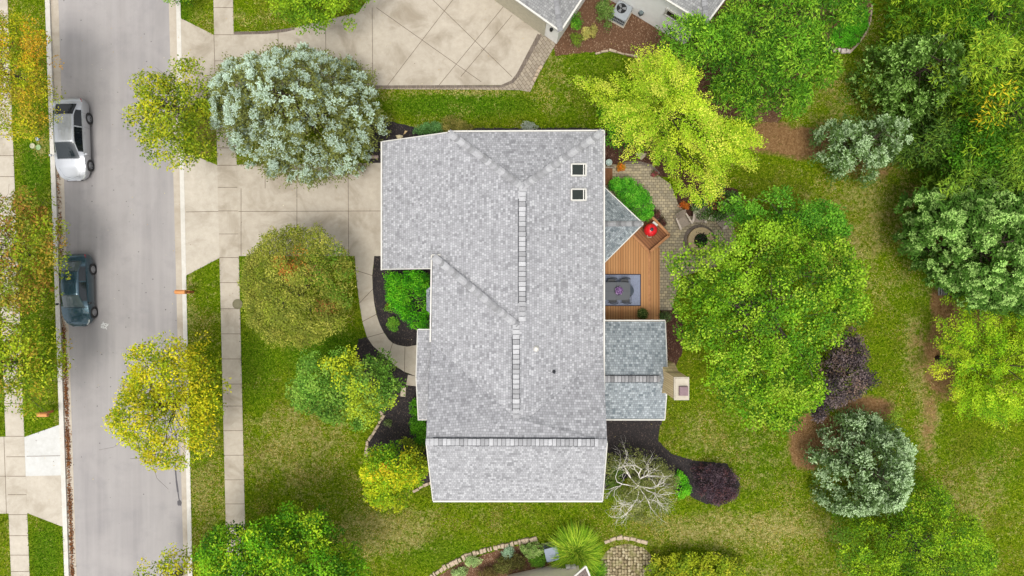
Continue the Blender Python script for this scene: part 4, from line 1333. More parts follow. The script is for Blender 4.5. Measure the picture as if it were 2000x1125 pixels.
def rock(name, label, P, h, c, cat='rock', seed=1, group=None, bev=.8):
    r = random.Random(seed)
    mb = MB()
    pts = [Vector(W(*p)[:2]).to_3d() for p in P]
    cen = sum(pts, Vector()) / len(pts)
    n = len(pts)
    vs = [(p.x, p.y, -.03) for p in pts] + [(p.x, p.y, h * .6) for p in pts]
    vs += [(cen.x + (p.x - cen.x) * bev, cen.y + (p.y - cen.y) * bev, h * r.uniform(.9, 1.1)) for p in pts] + [(cen.x, cen.y, h * 1.05)]
    fs = []
    for k in range(2): fs += [(k * n + i, k * n + (i + 1) % n, (k + 1) * n + (i + 1) % n, (k + 1) * n + i) for i in range(n)]
    fs += [(2 * n + i, 2 * n + (i + 1) % n, 3 * n) for i in range(n)]
    # outline given clockwise in the photo is counter-clockwise reversed; orientation does not matter for shading
    mb.add(vs, fs)
    o = mb.build(name, simple('stone', c, .85, .2, var=.22, scale=8, bump=.4) if isinstance(c, tuple) else c)
    return tag(o, label, cat, group)
rock('flagstone', 'triangular beige flagstone in the brown mulch above the patio', [(1241, 300), (1251, 297), (1263, 300), (1259, 307), (1252, 313)], .08, ap(186, 174, 146), 'stone')
rock('flagstone', 'cream flat stone lying against the roof edge in black mulch', [(773, 265), (780, 263), (787, 265), (787, 268), (779, 273), (776, 271)], .07, ap(236, 220, 176), 'stone')
rock('flagstone', 'narrow pale wedge stone beside the larger cream stone', [(788, 263), (791, 255), (796, 256), (792, 261)], .05, ap(220, 190, 140), 'stone')
rock('splash_block', 'small pale splash block beside the garage corner', [(722, 304), (739, 304), (739, 310), (722, 310)], .09, ap(190, 168, 156), 'stone', bev=.9)
rock('stepping_stone', 'small square stepping stone in black mulch by the maple', [(783, 755), (793, 756), (792, 775), (782, 774)], .05, ap(206, 192, 168), 'stone', bev=.95)
# stone edging, every block its own
M_edge = simple('edging_stone', ap(204, 184, 158), .85, .2, var=.25, scale=7, bump=.4)
def edging(path, label, group, w=5.5, ln=11, seed=1, hgt=.11, mat=None):
    r = random.Random(seed)
    P = [Vector((*p, 0)) for p in path]
    segs = [(P[i], P[i + 1]) for i in range(len(P) - 1)]
    tot = sum((b - a).length for a, b in segs); d = 0
    while d < tot - 2:
        L = ln * r.uniform(.7, 1.25)
        t = d + L / 2; acc = 0
        for a, b in segs:
            l = (b - a).length
            if acc + l >= t or (a, b) == segs[-1]:
                c = a + (b - a) * min(1, (t - acc) / l); dr = (b - a).normalized(); break
            acc += l
        nv = Vector((-dr.y, dr.x, 0)) * w / 2 * r.uniform(.8, 1.15)
        e = dr * (L / 2 - .5)
        jj = w * .13; j = lambda: Vector((r.uniform(-jj, jj), r.uniform(-jj, jj), 0))
        pts = [c - e - nv + j(), c + e - nv + j(), c + e + nv + j(), c - e + nv + j()]
        rock('edging_stone', label, [tuple(p[:2]) for p in pts], hgt * r.uniform(.7, 1.2), mat or M_edge, 'stone', r.randint(0, 999), group, .85)
        d += L
edging([(742, 803), (749, 812), (740, 828), (728, 848), (718, 862), (715, 888)], 'pale block in the stone row edging the front black mulch bed', 'stone row edging the front bed')
edging([(845, 941), (828, 948), (812, 957)], 'beige block in the short stone row at the southwest house corner', 'short stone row at the house corner')
edging([(1162, 106), (1180, 101), (1195, 99), (1215, 105), (1240, 110)], 'thin tan edging brick below the northern neighbour mulch bed', 'bricks edging the neighbour bed', 4, 14, 4)
edging([(1058, 128), (1050, 142), (1044, 156)], 'tan block ending the paver band by the lawn', 'blocks at the end of the paver band', 6, 9, 5)
edging([(1617, 92), (1626, 97), (1640, 99), (1656, 101)], 'whitish rock in the small pile at the tip of the groundcover bed', 'white rocks by the groundcover', 8, 9, 6, .14, simple('white_rock', ap(220, 206, 196), .85, .2, var=.2, scale=9))
edging([(1703, 8), (1700, 40), (1690, 66), (1674, 88), (1664, 98)], 'thin grey stone edging the groundcover bed on its right side', 'thin stones edging the groundcover bed', 3.5, 13, 7, .07)
edging([(840, 1128), (868, 1108), (892, 1096), (915, 1084), (940, 1076), (965, 1070), (990, 1064), (1015, 1058), (1045, 1052)], 'rough pale rock bordering the southern neighbour flower bed', 'rocks bordering the southern flower bed', 9, 8, 9, .13)
edging([(1180, 1060), (1200, 1052), (1215, 1049), (1240, 1054), (1262, 1060)], 'small tan stone round the cobbled circle at the bottom edge', 'stones round the cobbled circle', 7, 12, 10, .09)

# ---------------------------------------------------------------- utility covers, lids
def disc(name, label, px, py, rad, z, c1, cat, c2=None, ring_=False, h=.04):
    p = W(px, py); root = MB(); root.smooth = False
    root.lathe([(rad, -.05), (rad, h), (rad * .93, h + .01), (rad * .8, h + .01), (rad * .78, h - .004), (.001, h - .004)], (p.x, p.y, z), 26)
    o = root.build(name, c1)
    return tag(o, label, cat)
disc('utility_cover', 'round olive metal cover set in the sidewalk edge by the round tree', 464, 594, .31, .0, simple('cover_metal', ap(138, 132, 104), .8, .3), 'cover', h=.034)
disc('valve_box', 'round lid with a brown centre in the grass beside the silver car', 64, 285, .16, 0, simple('lid_a', ap(206, 204, 168), .7, .2), 'lid', h=.05)
disc('valve_box', 'round pale green lid in the grass nearest the silver car', 75.5, 288, .16, 0, simple('lid_b', ap(166, 196, 142), .7, .2), 'lid', h=.05)
disc('marker_cap', 'small pale blue cap above the two round lids in the grass', 74.5, 272, .10, 0, simple('cap_blue', ap(182, 204, 226), .6, .3), 'cap', h=.12)

# ---------------------------------------------------------------- mailboxes
def mailbox(px, py, dirx, label, rz=0.0):
    p = W(px, py)
    root = empty('mailbox', (p.x, p.y, 0), rz if dirx > 0 else math.pi + rz, label, 'mailbox')
    mb = MB(); mb.beam((0, 0, -.1), (0, 0, 1.0), .13, .13); mb.build('post', M_cd, root, False)
    mb = MB(); mb.beam((-.28, .07, .98), (.42, .07, .98), .035, .12); mb.beam((-.28, -.07, .98), (.42, -.07, .98), .035, .12); mb.beam((.0, 0, .5), (.34, 0, .93), .05, .07); mb.build('support_arm', M_cd, root, False)
    mb = MB()
    prof = [(-.125, 1.05), (.125, 1.05), (.125, 1.2), (.07, 1.29), (0, 1.32), (-.07, 1.29), (-.125, 1.2)]
    n = len(prof)
    vs = [(-.1, y, z) for y, z in prof] + [(.5, y, z) for y, z in prof]
    mb.add(vs, [list(range(n)), list(range(2 * n - 1, n - 1, -1))] + [(i, (i + 1) % n, n + (i + 1) % n, n + i) for i in range(n)])
    bx = mb.build('box', M_cd2, root, False)
    mb = MB(); mb.beam((.505, 0, 1.06), (.505, 0, 1.24), .2, .012); mb.build('door', M_cedard, bx, False)
M_cd = simple('orange_cedar', ap(206, 128, 84), .7, .2, var=.2, scale=9)
M_cd2 = simple('light_orange_cedar', ap(240, 164, 100), .65, .25, var=.12, scale=9)
mailbox(377, 570, -1, 'orange cedar mailbox on a post at the right kerb, reaching over the gutter')
mailbox(103, 803, 1, 'orange cedar mailbox on a post in the left grass strip')

# ---------------------------------------------------------------- cars
M_tyre = simple('tyre_rubber', ap(34, 34, 36), .85, .2)
M_rim = simple('alloy', ap(196, 198, 202), .3, .5, metal=.7, var=.05)
M_blackp = simple('black_plastic', ap(22, 23, 26), .35, .5)
M_cglass = Mat('car_glass', .04, .5); M_cglass.base(ap(20, 26, 32)); M_cglass = M_cglass.m
M_cglass2 = Mat('tinted_car_glass', .05, .9); M_cglass2.base(ap(84, 98, 100)); M_cglass2 = M_cglass2.m
M_cglass3 = Mat('windscreen_glass', .06, .6); M_cglass3.base(ap(30, 40, 46)); M_cglass3 = M_cglass3.m
M_red_l = simple('tail_lamp', ap(190, 24, 30), .2, .6)
M_lamp = simple('head_lamp', ap(226, 230, 222), .15, .6)
M_skin = simple('door_gap', ap(40, 42, 46), .7, .2)
def paint(name, c, rough=.22, metal=.3):
    m = Mat(name, rough, .5); m.base(c); m.b.inputs['Metallic'].default_value = metal
    m.b.inputs['Coat Weight'].default_value = .8; m.b.inputs['Coat Roughness'].default_value = .08
    return m.m
def car(label, loc, rz, L, Wd, Ht, K, pt, gl_rear, gl_front, gl_side, hub, style):
    """K: fractions from the nose where bonnet ends, windscreen ends, roof ends, rear glass ends"""
    root = empty('parked_car', loc, rz, label, 'car', 'cars parked along the left kerb')
    h = Wd / 2
    k0, k1, k2, k3 = K
    #  frac, max half width, belt z, top z, top half width
    keys = np.array([
        [0.00, .40 * h, .48, .52, .32 * h], [.012, .58 * h, .54, .60, .44 * h], [.04, .78 * h, .63, .70, .58 * h], [.10, .92 * h, .73, .80, .68 * h],
        [k0 * .65, .99 * h, .82, .91, .72 * h], [k0, 1.0 * h, .88, .98, .74 * h], [k1, 1.0 * h, .92, Ht - .03, .585 * h],
        [(k1 + k2) / 2, 1.0 * h, .94, Ht, .60 * h], [k2, .99 * h, .96, Ht - .05, .58 * h], [k3, .97 * h, .98, 1.06, .68 * h],
        [.96, .90 * h, .93, 1.01, .66 * h], [.985, .78 * h, .84, .92, .58 * h], [1.0, .62 * h, .62, .70, .46 * h]])
    fr = np.unique(np.concatenate([np.linspace(0, .1, 9), np.linspace(.1, 1, 60), [k0, k1, k2, k3]]))
    P = [np.interp(fr, keys[:, 0], keys[:, i]) for i in range(1, 5)]
    for i in range(4):
        q = P[i].copy()
        for _ in range(2): q[1:-1] = q[:-2] * .25 + q[1:-1] * .5 + q[2:] * .25
        P[i] = q
    wm, zb, zt, wt = P
    zs = np.interp(fr, [0, .05, .5, .95, 1], [.32, .2, .19, .2, .34])
    rings = []
    for i in range(len(fr)):
        x = L / 2 - fr[i] * L
        a, b = np.array([wm[i] * .965, zb[i]]), np.array([wt[i], zt[i] - .045])
        half = [(0, zs[i]), (wm[i] * .93, zs[i]), (wm[i] * .985, zs[i] + .1), (wm[i], zs[i] * .45 + zb[i] * .55), (wm[i] * .995, zb[i] - .06), tuple(a), tuple(a * .9 + b * .1), tuple(a * .12 + b * .88), tuple(b), (wt[i] * .8, zt[i] - .012), (wt[i] * .45, zt[i] - .002), (0, zt[i])]
        rings.append((x, half))
    nH = len(rings[0][1])
    parts = {'body': MB(), 'windscreen': MB(), 'rear_window': MB(), 'side_window': MB(), 'side_window2': MB()}
    for m in parts.values(): m.smooth = True
    for i in range(len(fr) - 1):
        f = (fr[i] + fr[i + 1]) / 2
        for s in (-1, 1):
            for j in range(nH - 1):
                q = []
                for (ii, jj) in ((i, j), (i + 1, j), (i + 1, j + 1), (i, j + 1)):
                    x, hf = rings[ii]; q.append((x, s * hf[jj][0], hf[jj][1]))
                if s > 0: q = q[::-1]
                tgt = 'body'
                if j >= 8 and k0 + .006 < f < k1 - .004: tgt = 'windscreen'
                elif j >= 8 and k2 + .004 < f < k3 - .006: tgt = 'rear_window'
                elif j == 6 and k0 + (k1 - k0) * .45 < f < k2 + (k3 - k2) * .45:
                    tgt = 'side_window' if s > 0 else 'side_window2'
                    if abs(f - (k1 * .42 + k2 * .58)) < .008: tgt = 'body'
                parts[tgt].add(q, [(0, 1, 2, 3)])
    # end caps
    for idx in (0, -1):
        x, hf = rings[idx]
        parts['body'].add([(x, y, z) for y, z in hf] + [(x, -y, z) for y, z in hf[::-1]], [list(range(2 * nH))])
    def weld(o):
        import bmesh
        b = bmesh.new(); b.from_mesh(o.data); bmesh.ops.remove_doubles(b, verts=b.verts, dist=.0006); b.to_mesh(o.data); b.free()
        return o
    body = weld(parts['body'].build('body', pt, root, False))
    weld(parts['windscreen'].build('windscreen', gl_front, root, False))
    weld(parts['rear_window'].build('rear_window', gl_rear, root, False))
    for n_ in ('side_window', 'side_window2'): weld(parts[n_].build('side_window', gl_side, root, False))
    def at(f, j, s, off=.0):
        i = int(np.argmin(abs(fr - f))); x, hf = rings[i]
        return Vector((x, s * (hf[j][0] + off), hf[j][1]))
    # trim round the glass
    mb = MB()
    for f, a in ((k0, .012), (k1, .01), (k2, .01), (k3, .012)):
        pts = [at(f, j, s) + Vector((0, 0, .004)) for s, js in ((-1, range(8, 12)), (1, range(10, 7, -1))) for j in js]
        mb.tube(pts, a, 5)
    for s in (-1, 1):
        fs_ = np.linspace(k0 + .02, k3 - .01, 26)
        mb.tube([at(f, 6, s, .004) for f in fs_], .009, 5)
        mb.tube([at(f, 7, s, .004) for f in fs_], .008, 5)
    mb.build('window_trim', M_blackp if style == 'old' else M_rim, root, False)
    mb = MB()
    for s in (-1, 1):
        for f in (k0 + .055, (k1 * .42 + k2 * .58), k2 + .03):
            mb.tube([at(f, j, s, .002) for j in (2, 3, 4, 5, 6)], .005, 4)
    pts = [at(k0 * .98, 5, 1), at(k0 * .6, 8, 1), at(.05, 9, 1), at(.032, 10, 1), at(.03, 11, 1), at(.032, 10, -1), at(.05, 9, -1), at(k0 * .6, 8, -1), at(k0 * .98, 5, -1)]
    mb.tube([p + Vector((0, 0, .002)) for p in pts], .005, 4)
    mb.tube([at(k3 + .01, 8, 1), at(.975, 8, 1), at(.975, 11, 1), at(.975, 8, -1), at(k3 + .01, 8, -1)], .005, 4)
    mb.build('panel_gap', M_skin, body, False)
    wr, ww = .325, .2
    for fx in (.185, .185 + (.575 if style == 'new' else .595)):
        for s in (-1, 1):
            x = L / 2 - fx * L
            w = empty('wheel', (x, s * (h - .105), wr))
            w.parent = root; w.location = (x, s * (h - .105), wr); 
            del_y = s
            mb = MB(); mb.smooth = True
            mb.M = Matrix.Rotation(math.pi / 2 * s, 4, 'Z')
            mb.lathe([(wr * .66, -ww / 2), (wr * .93, -ww / 2), (wr, -ww / 2 + .03), (wr, ww / 2 - .03), (wr * .94, ww / 2), (wr * .68, ww / 2), (wr * .66, ww / 2 - .02)], (0, 0, 0), 28, 'X')
            ty = mb.build('tyre', M_tyre, None, False); ty.parent = w
            mb = MB(); mb.M = Matrix.Rotation(math.pi / 2 * s, 4, 'Z')
            if hub == 'spokes':
                mb.cur = 1; mb.lathe([(wr * .67, ww / 2 - .05), (.001, ww / 2 - .06)], (0, 0, 0), 24, 'X'); mb.cur = 0
                mb.lathe([(wr * .70, ww / 2 - .012), (wr * .64, ww / 2 + .004), (wr * .62, ww / 2 - .02)], (0, 0, 0), 24, 'X')
                for q in range(10):
                    a = q * math.pi / 5 + (.1 if q % 2 else -.1)
                    mb.beam((ww / 2 - .01, math.cos(a) * .03, math.sin(a) * .03), (ww / 2 - .004, math.cos(a) * wr * .63, math.sin(a) * wr * .63), .024, .02)
                mb.lathe([(.045, ww / 2 - .02), (.045, ww / 2 + .004), (.001, ww / 2 + .008)], (0, 0, 0), 14, 'X')
            else:
                mb.lathe([(wr * .69, ww / 2 - .02), (wr * .64, ww / 2 + .002), (wr * .4, ww / 2 + .012), (wr * .2, ww / 2), (.001, ww / 2 + .012)], (0, 0, 0), 24, 'X')
                mb.cur = 1
                for q in range(7):
                    a = q * 2 * math.pi / 7; mb.beam((ww / 2 + .012, math.cos(a) * wr * .32, math.sin(a) * wr * .32), (ww / 2 + .01, math.cos(a) * wr * .5, math.sin(a) * wr * .5), .03, .004)
            rm = mb.build('rim', [M_rim, M_blackp], None, False); rm.parent = w
            mb = MB(); mb.M = Matrix.Translation((x, s * h * .93, wr + .01)) @ Matrix.Rotation(math.pi / 2 * s, 4, 'Z')
            mb.lathe([(wr * 1.12, -.02), (wr * 1.12, h * .075), (wr * 1.0, h * .078), (.001, h * .02)], (0, 0, 0), 28, 'X')
            mb.build('wheel_arch', M_blackp, root, False)
    for s in (-1, 1):
        mb = MB(); mb.smooth = True
        b = at(k0 + .05, 5, s)
        mb.tube([b + Vector((0, 0, .02)), b + Vector((.0, s * .10, .07))], .022, 6)
        mb.xf(b + Vector((.0, s * .17, .09)))
        mb.lathe([(.001, -.06), (.09, -.05), (.1, 0), (.06, .06), (.001, .07)], (0, 0, 0), 12, 'X')
        mb.build('wing_mirror', pt if style == 'new' else M_blackp, root, False)
        mb = MB()
        for f in ((k1 * .62 + k2 * .38), k2 - .015):
            c = at(f, 4, s, .012); mb.beam(c + Vector((-.08, 0, -.03)), c + Vector((.08, 0, -.03)), .03, .025)
        mb.build('door_handle', pt if style == 'old' else M_rim, root, False)
        mb = MB(); mb.smooth = True
        a0 = [at(f, j, s, .006) + Vector((.004, 0, .004)) for f in (.014, .03, .055, .085 if style == 'old' else .11) for j in (4, 5, 6)]
        mb.add(a0, [(0, 3, 4, 1), (1, 4, 5, 2), (3, 6, 7, 4), (4, 7, 8, 5), (6, 9, 10, 7), (7, 10, 11, 8)])
        mb.build('headlight', M_lamp, root, False)
        mb = MB()
        a0 = [at(f, j, s, .006) + Vector((-.004, 0, .004)) for f in (.94, .965, .985) for j in (4, 5, 6)]
        mb.add(a0, [(0, 3, 4, 1), (1, 4, 5, 2), (3, 6, 7, 4), (4, 7, 8, 5)])
        mb.build('tail_light', M_red_l, root, False)
    mb = MB(); mb.box((L / 2 - .01, 0, .42), (.04, Wd * .5, .12)); mb.build('grille', M_blackp, root, False)
    mb = MB(); mb.box((L / 2 + .005, 0, .56), (.02, Wd * .3, .03)); mb.build('nose_trim', M_rim, root, False)
    # roof aerial: a bar on the old style, a small dome on the new
    mb = MB(); mb.smooth = True
    if style == 'old':
        c = at(k1 * .3 + k2 * .7, 11, 1); mb.beam(c + Vector((-.12, 0, .02)), c + Vector((.12, 0, .02)), .03, .04)
    else:
        c = at(k2 - .03, 11, 1); mb.xf(c); mb.lathe([(.05, 0), (.04, .03), (.001, .05)], (0, 0, 0), 12); mb.xf()
    mb.build('roof_aerial', M_blackp if style == 'old' else M_white, root, False)
    return root
rzc = math.radians(-90 + 1.7)
car('white silver modern saloon with multi spoke wheels, facing down the street', (-26.53, 8.96, -.094), rzc, 4.95, 1.86, 1.45, (.25, .44, .765, .915),
    paint('silver_paint', ap(214, 217, 222, .62), .28, .45), M_cglass, M_cglass3, M_cglass, 'spokes', 'new')
car('dark teal green older saloon with pale hubcaps parked behind the silver one', (-26.22, -.12, -.094), rzc, 4.38, 1.70, 1.38, (.26, .43, .75, .89),
    paint('teal_green_paint', ap(46, 78, 92, .8), .25, .5), M_cglass2, M_cglass2, M_cglass3, 'cap', 'old')

# ---------------------------------------------------------------- neighbouring houses
def hip_house(name, label, C, dA, la, dB, lb, ez, pitch, over, wallm, roofm, extra=None, mb_base=-.1):
    C = Vector((C.x, C.y, 0)); dA = Vector((*dA, 0)).normalized(); dB = Vector((*dB, 0)).normalized()
    root = empty(name, C, 0, label, 'house')
    P = [C, C + dA * la, C + dA * la + dB * lb, C + dB * lb]
    mb = MB(); mb.prism([tuple(p[:2]) for p in P], mb_base, ez - .02); mb.build('wall', wallm, root)
    Q = [C - dA * over - dB * over, C + dA * (la + over) - dB * over, C + dA * (la + over) + dB * (lb + over), C - dA * over + dB * (lb + over)]
    A, B = la + 2 * over, lb + 2 * over
    hgt = min(A, B) / 2 * pitch
    up = Vector((0, 0, 1))
    Q = [q + up * ez for q in Q]
    if A >= B:
        r0 = Q[0] + dA * B / 2 + dB * B / 2 + up * hgt; r1 = Q[1] - dA * B / 2 + dB * B / 2 + up * hgt
        F = [[Q[0], Q[1], r1, r0], [Q[1], Q[2], r1], [Q[2], Q[3], r0, r1], [Q[3], Q[0], r0]]
    else:
        r0 = Q[0] + dA * A / 2 + dB * A / 2 + up * hgt; r1 = Q[3] + dA * A / 2 - dB * A / 2 + up * hgt
        F = [[Q[0], Q[1], r0], [Q[1], Q[2], r1, r0], [Q[2], Q[3], r1], [Q[3], Q[0], r0, r1]]
    rf = roofmesh(F, 'roof', roofm, root)
    mbg = MB()
    for i in range(4):
        a, b = Q[i] - up * .04, Q[(i + 1) % 4] - up * .04
        mbg.beam(a, b, .11, .12)
    mbg.build('gutter', M_white, root)
    caps('hip_cap', [(Q[0] + up * .02, r0 + up * .02, .3, .3), (r0 + up * .02, r1 + up * .02, .4, .4)] + ([(Q[1] + up * .02, (r1 if A >= B else r0) + up * .02, .3, .3)]), rf, .15, .22, tone=(150, 176))
    return root, C, dA, dB
M_wwall = simple('white_siding', ap(246, 245, 242, .86), .7, .2, var=.05, scale=1.5)
gB = W(1087, 86)
d1 = (W(970, 2) - W(1087, 86)); d2 = (W(1142, 2) - W(1087, 86))
gh, gC, gdA, gdB = hip_house('neighbour_garage', 'white neighbour garage with grey shingle roof at the top edge beside the drive', gB, d1[:2], 7.5, d2[:2], 7.0, 2.75, .45, .18, M_wwall, M_roof3)
mb = MB(); a = gC + gdA * .9 - gdB * .03; b = gC + gdA * 5.9 - gdB * .03
mb.beam(a + Vector((0, 0, 1.12)), b + Vector((0, 0, 1.12)), .05, 2.2)
mb.build('garage_door', simple('cream_door', ap(220, 212, 188), .6, .2), gh)
mb = MB(); mb.smooth = True; c = gC + gdA * .45 - gdB * .12; mb.lathe([(.03, 1.7), (.09, 1.75), (.11, 1.95), (.04, 2.05), (.001, 2.06)], (c.x, c.y, 0), 12); mb.build('wall_lamp', M_blackp, gh)
d1 = (W(1200, 5) - W(1337, 89)); 
nh, nC, ndA, ndB = hip_house('neighbour_house', 'white walled neighbour house wing with small window at the top edge', W(1337, 89), d1[:2], 8.5, (29, 39), 7.0, 4.4, .5, .28, M_wwall, M_roof3)
mb = MB()
wc = nC + ndA * 1.95 - ndB * .02
def on_wall(u, z, o_=0.0): return nC + ndA * u - ndB * o_ + Vector((0, 0, z))
u0, u1, z0_, z1_ = 1.05, 2.0, 2.2, 2.95
wn2 = MB()
for a, b in (((u0, z0_), (u1, z0_)), ((u0, z1_), (u1, z1_))): wn2.beam(on_wall(a[0] - .1, a[1], .03), on_wall(b[0] + .1, b[1], .03), .06, .14)
for u in (u0, u1): wn2.beam(on_wall(u, z0_, .03), on_wall(u, z1_, .03), .14, .06)
wf = wn2.build('window', M_white, nh)
gl = MB(); gl.add([on_wall(u0, z0_, .01), on_wall(u1, z0_, .01), on_wall(u1, z1_, .01), on_wall(u0, z1_, .01)], [(0, 1, 2, 3)]); gl.build('pane', M_glass, wf)
mb = MB(); c = on_wall(3.25, .9, .1); mb.box(c, (.22, .22, .3), .5); mb.build('meter_box', simple('grey_box', ap(110, 122, 124), .6, .3), nh)

def ac_unit(label, px, py, z, size, rz, top_c, fan=True):
    p = W(px, py, z)
    root = empty('air_conditioner', (p.x, p.y, 0), rz, label, 'air conditioner')
    M_ac = simple('ac_shell', top_c, .5, .4, var=.06)
    s = size / 2
    mb = MB(); mb.box((0, 0, .0), (size * 1.12, size * 1.12, .12)); mb.build('pad', M_conc, root, False)
    mb = MB()
    mb.box((0, 0, z / 2), (size * .93, size * .93, z - .08), 0)
    mb.build('core', M_vent, root, False)
    mb = MB()
    for k in range(9):
        t = -s * .9 + k * size * .9 / 8
        for sg in (-1, 1):
            mb.box((t, sg * s * .96, z * .5), (.035, .02, z - .2)); mb.box((sg * s * .96, t, z * .5), (.02, .035, z - .2))
    for zz in (.12, z * .5, z - .06): 
        for sg in (-1, 1): mb.box((0, sg * s * .965, zz), (size, .025, .07)); mb.box((sg * s * .965, 0, zz), (.025, size, .07))
    mb.build('louvre_cage', M_ac, root, False)
    mb = MB(); n = 24
    o_ = [(s * math.copysign(abs(math.cos(a)) ** .35, math.cos(a)), s * math.copysign(abs(math.sin(a)) ** .35, math.sin(a))) for a in [i * 2 * math.pi / n for i in range(n)]]
    mb.prism(o_, z - .05, z); mb.build('lid', M_ac, root, False)
    if fan:
        fx, fy = -.1 * size, .12 * size
        mb = MB(); mb.lathe([(size * .31, .002), (size * .31, .02), (size * .29, .02), (size * .29, .004), (.001, .004)], (fx, fy, z), 26); mb.build('fan_well', M_blackp, root, False)
        mb = MB()
        for k in range(3):
            a = k * 2.094 + .3; mb.xf((fx, fy, z + .012), a); mb.add([(.03, -.03, 0), (size * .26, -.06, .006), (size * .27, .12, .012), (.05, .06, .004)], [(0, 1, 2, 3)])
        mb.xf(); mb.build('fan', M_rim, root, False)
        mb = MB()
        for k in range(1, 6): mb.lathe([(size * .052 * k, .024), (size * .052 * k + .006, .028), (size * .052 * k + .012, .024)], (fx, fy, z), 24)
        mb.build('fan_guard', M_blackp, root, False)
    return root
ac_unit('grey air conditioner with a round black fan beside the white northern wall', 1215, 21, .85, .98, math.radians(-29), ap(168, 174, 178))
ac_unit('pale blue grey air conditioner against the southern neighbour wall, beside the tall grass', 1078, 1083, .85, .80, math.radians(14), ap(140, 152, 170), False)
sh = empty('neighbour_house', W(1060, 1110), 0, 'cream walled southern neighbour house with a brown roof corner at the bottom edge', 'house')
mb = MB(); pw = [W(991, 1123), W(1127, 1093), W(1150, 1190), W(1014, 1222)]
mb.prism([tuple(p[:2]) for p in pw], -.1, 3.1); mb.build('wall', simple('cream_wall', ap(246, 236, 216, .9), .7, .2, var=.05), sh)
P4 = [W(1112, 1127, 2.6), W(1144, 1106, 2.6), W(1158, 1140, 2.6), W(1128, 1165, 2.6)]
P4[3].z = 3.2; P4[0].z = 3.0
M_broof = shingle('brown_shingles', ap(120, 104, 98), ap(160, 146, 138), ap(92, 80, 76))
roofmesh([P4], 'porch_roof', M_broof, sh)
mb = MB(); mb.beam(P4[0], P4[1], .1, .1); mb.beam(P4[1], P4[2], .1, .1); mb.build('gutter', M_white, sh)
pc = sum(pw, Vector()) / 4
ez = [W(985, 1140, 3.1), W(1115, 1140, 3.1)]
q0 = [Vector((p.x + (p.x - pc.x) * .01, p.y + (p.y - pc.y) * .01, 3.1)) for p in pw]
apx = Vector((pc.x, pc.y, 4.6))
roofmesh([[q0[i], q0[(i + 1) % 4], apx] for i in range(4)], 'roof', M_broof, sh)
mb = MB()
for px, c_ in ((1107, M_white), (1117, M_rim)):
    p = W(px, 1094); mb.box((p.x, p.y + .02, 1.0), (.28, .16, .4), .2)
mb.build('meter_box', M_white, sh)
c = W(1061, 1106, .4); mb = MB(); mb.tube([W(1066, 1096, .3), W(1062, 1101, .35), W(1060, 1108, .3)], .03, 6); mb.build('pipe', M_vent, sh)

# ---------------------------------------------------------------- vegetation
def lf(r, g, b, k=1.0): return ap(r, g, b * (.86 if g > b * 1.3 else 1.0), k)
YG = [lf(164, 176, 30), lf(130, 152, 26), lf(192, 192, 40), lf(90, 118, 20), lf(186, 174, 34)]
GY = [lf(142, 164, 34), lf(110, 140, 28), lf(176, 186, 48), lf(84, 116, 24)]
OR = [lf(168, 146, 56), lf(146, 124, 56), lf(132, 142, 56), lf(160, 112, 62), lf(112, 126, 48)]
G1 = [lf(96, 148, 26), lf(66, 116, 20), lf(126, 172, 36), lf(156, 186, 44), lf(44, 84, 16)]
G2 = [lf(72, 132, 30), lf(52, 108, 26), lf(104, 164, 44), lf(126, 180, 56)]
GB = [lf(104, 150, 26), lf(76, 124, 20), lf(130, 170, 36), lf(46, 86, 14), lf(158, 186, 62)]
OL = [lf(142, 146, 62), lf(120, 128, 54), lf(166, 164, 82), lf(98, 110, 46)]
LIME = [lf(162, 196, 48), lf(142, 180, 36), lf(194, 212, 62), lf(116, 156, 24), lf(206, 208, 92)]
LIME2 = [lf(132, 180, 30), lf(160, 194, 36), lf(88, 140, 22), lf(184, 204, 54)]
WIL = [lf(98, 140, 30), lf(66, 110, 22), lf(126, 164, 38), lf(156, 182, 50), lf(44, 80, 16)]
PUR = [lf(72, 58, 66), lf(52, 42, 50), lf(96, 80, 86), lf(100, 66, 66), lf(40, 32, 38)]
SMOKE = [lf(80, 70, 72), lf(52, 46, 50), lf(114, 100, 98), lf(116, 96, 84), lf(38, 34, 38)]

# left strip trees
g = 'trees in the left grass strip'
tree('street_tree', 'yellow green street tree at the top left corner, above the round lids', 'tree', [(-30, 58), (20, 36), (60, 34), (88, 56), (106, 90), (100, 140), (106, 190), (98, 240), (66, 268), (30, 272), (0, 262), (-30, 250)], 2.2, 6.6, 'fine', YG + OR[:2], seed=11, nl=16, r0=.10, trunk=(60, 160), group=g, dens=2.2, size=.9,
     patches=[(50, 80, 40, lf(206, 150, 44), .5), (75, 200, 40, lf(200, 160, 50), .4)])
tree('street_tree', 'sparse rusty orange tinted tree left of the green car', 'tree', [(-30, 374), (30, 370), (88, 378), (95, 420), (120, 450), (124, 500), (112, 548), (95, 598), (50, 618), (0, 605), (-30, 600)], 2.0, 6.3, 'airy', OR + GY[:2], seed=12, nl=26, trunk=(60, 500), group=g, dens=2.6, gap=.06, twigs=2, r0=.10, size=.9)
tree('street_tree', 'loose green tree at the left edge above the left mailbox', 'tree', [(-30, 606), (30, 610), (76, 622), (108, 655), (122, 710), (112, 748), (84, 778), (72, 806), (48, 818), (15, 800), (-30, 795)], 2.0, 6.3, 'airy', GY + OR[:1], seed=13, nl=24, trunk=(50, 700), group=g, dens=2.6, gap=.06, twigs=2, r0=.10, size=.9)
g = 'trees along the right kerb'
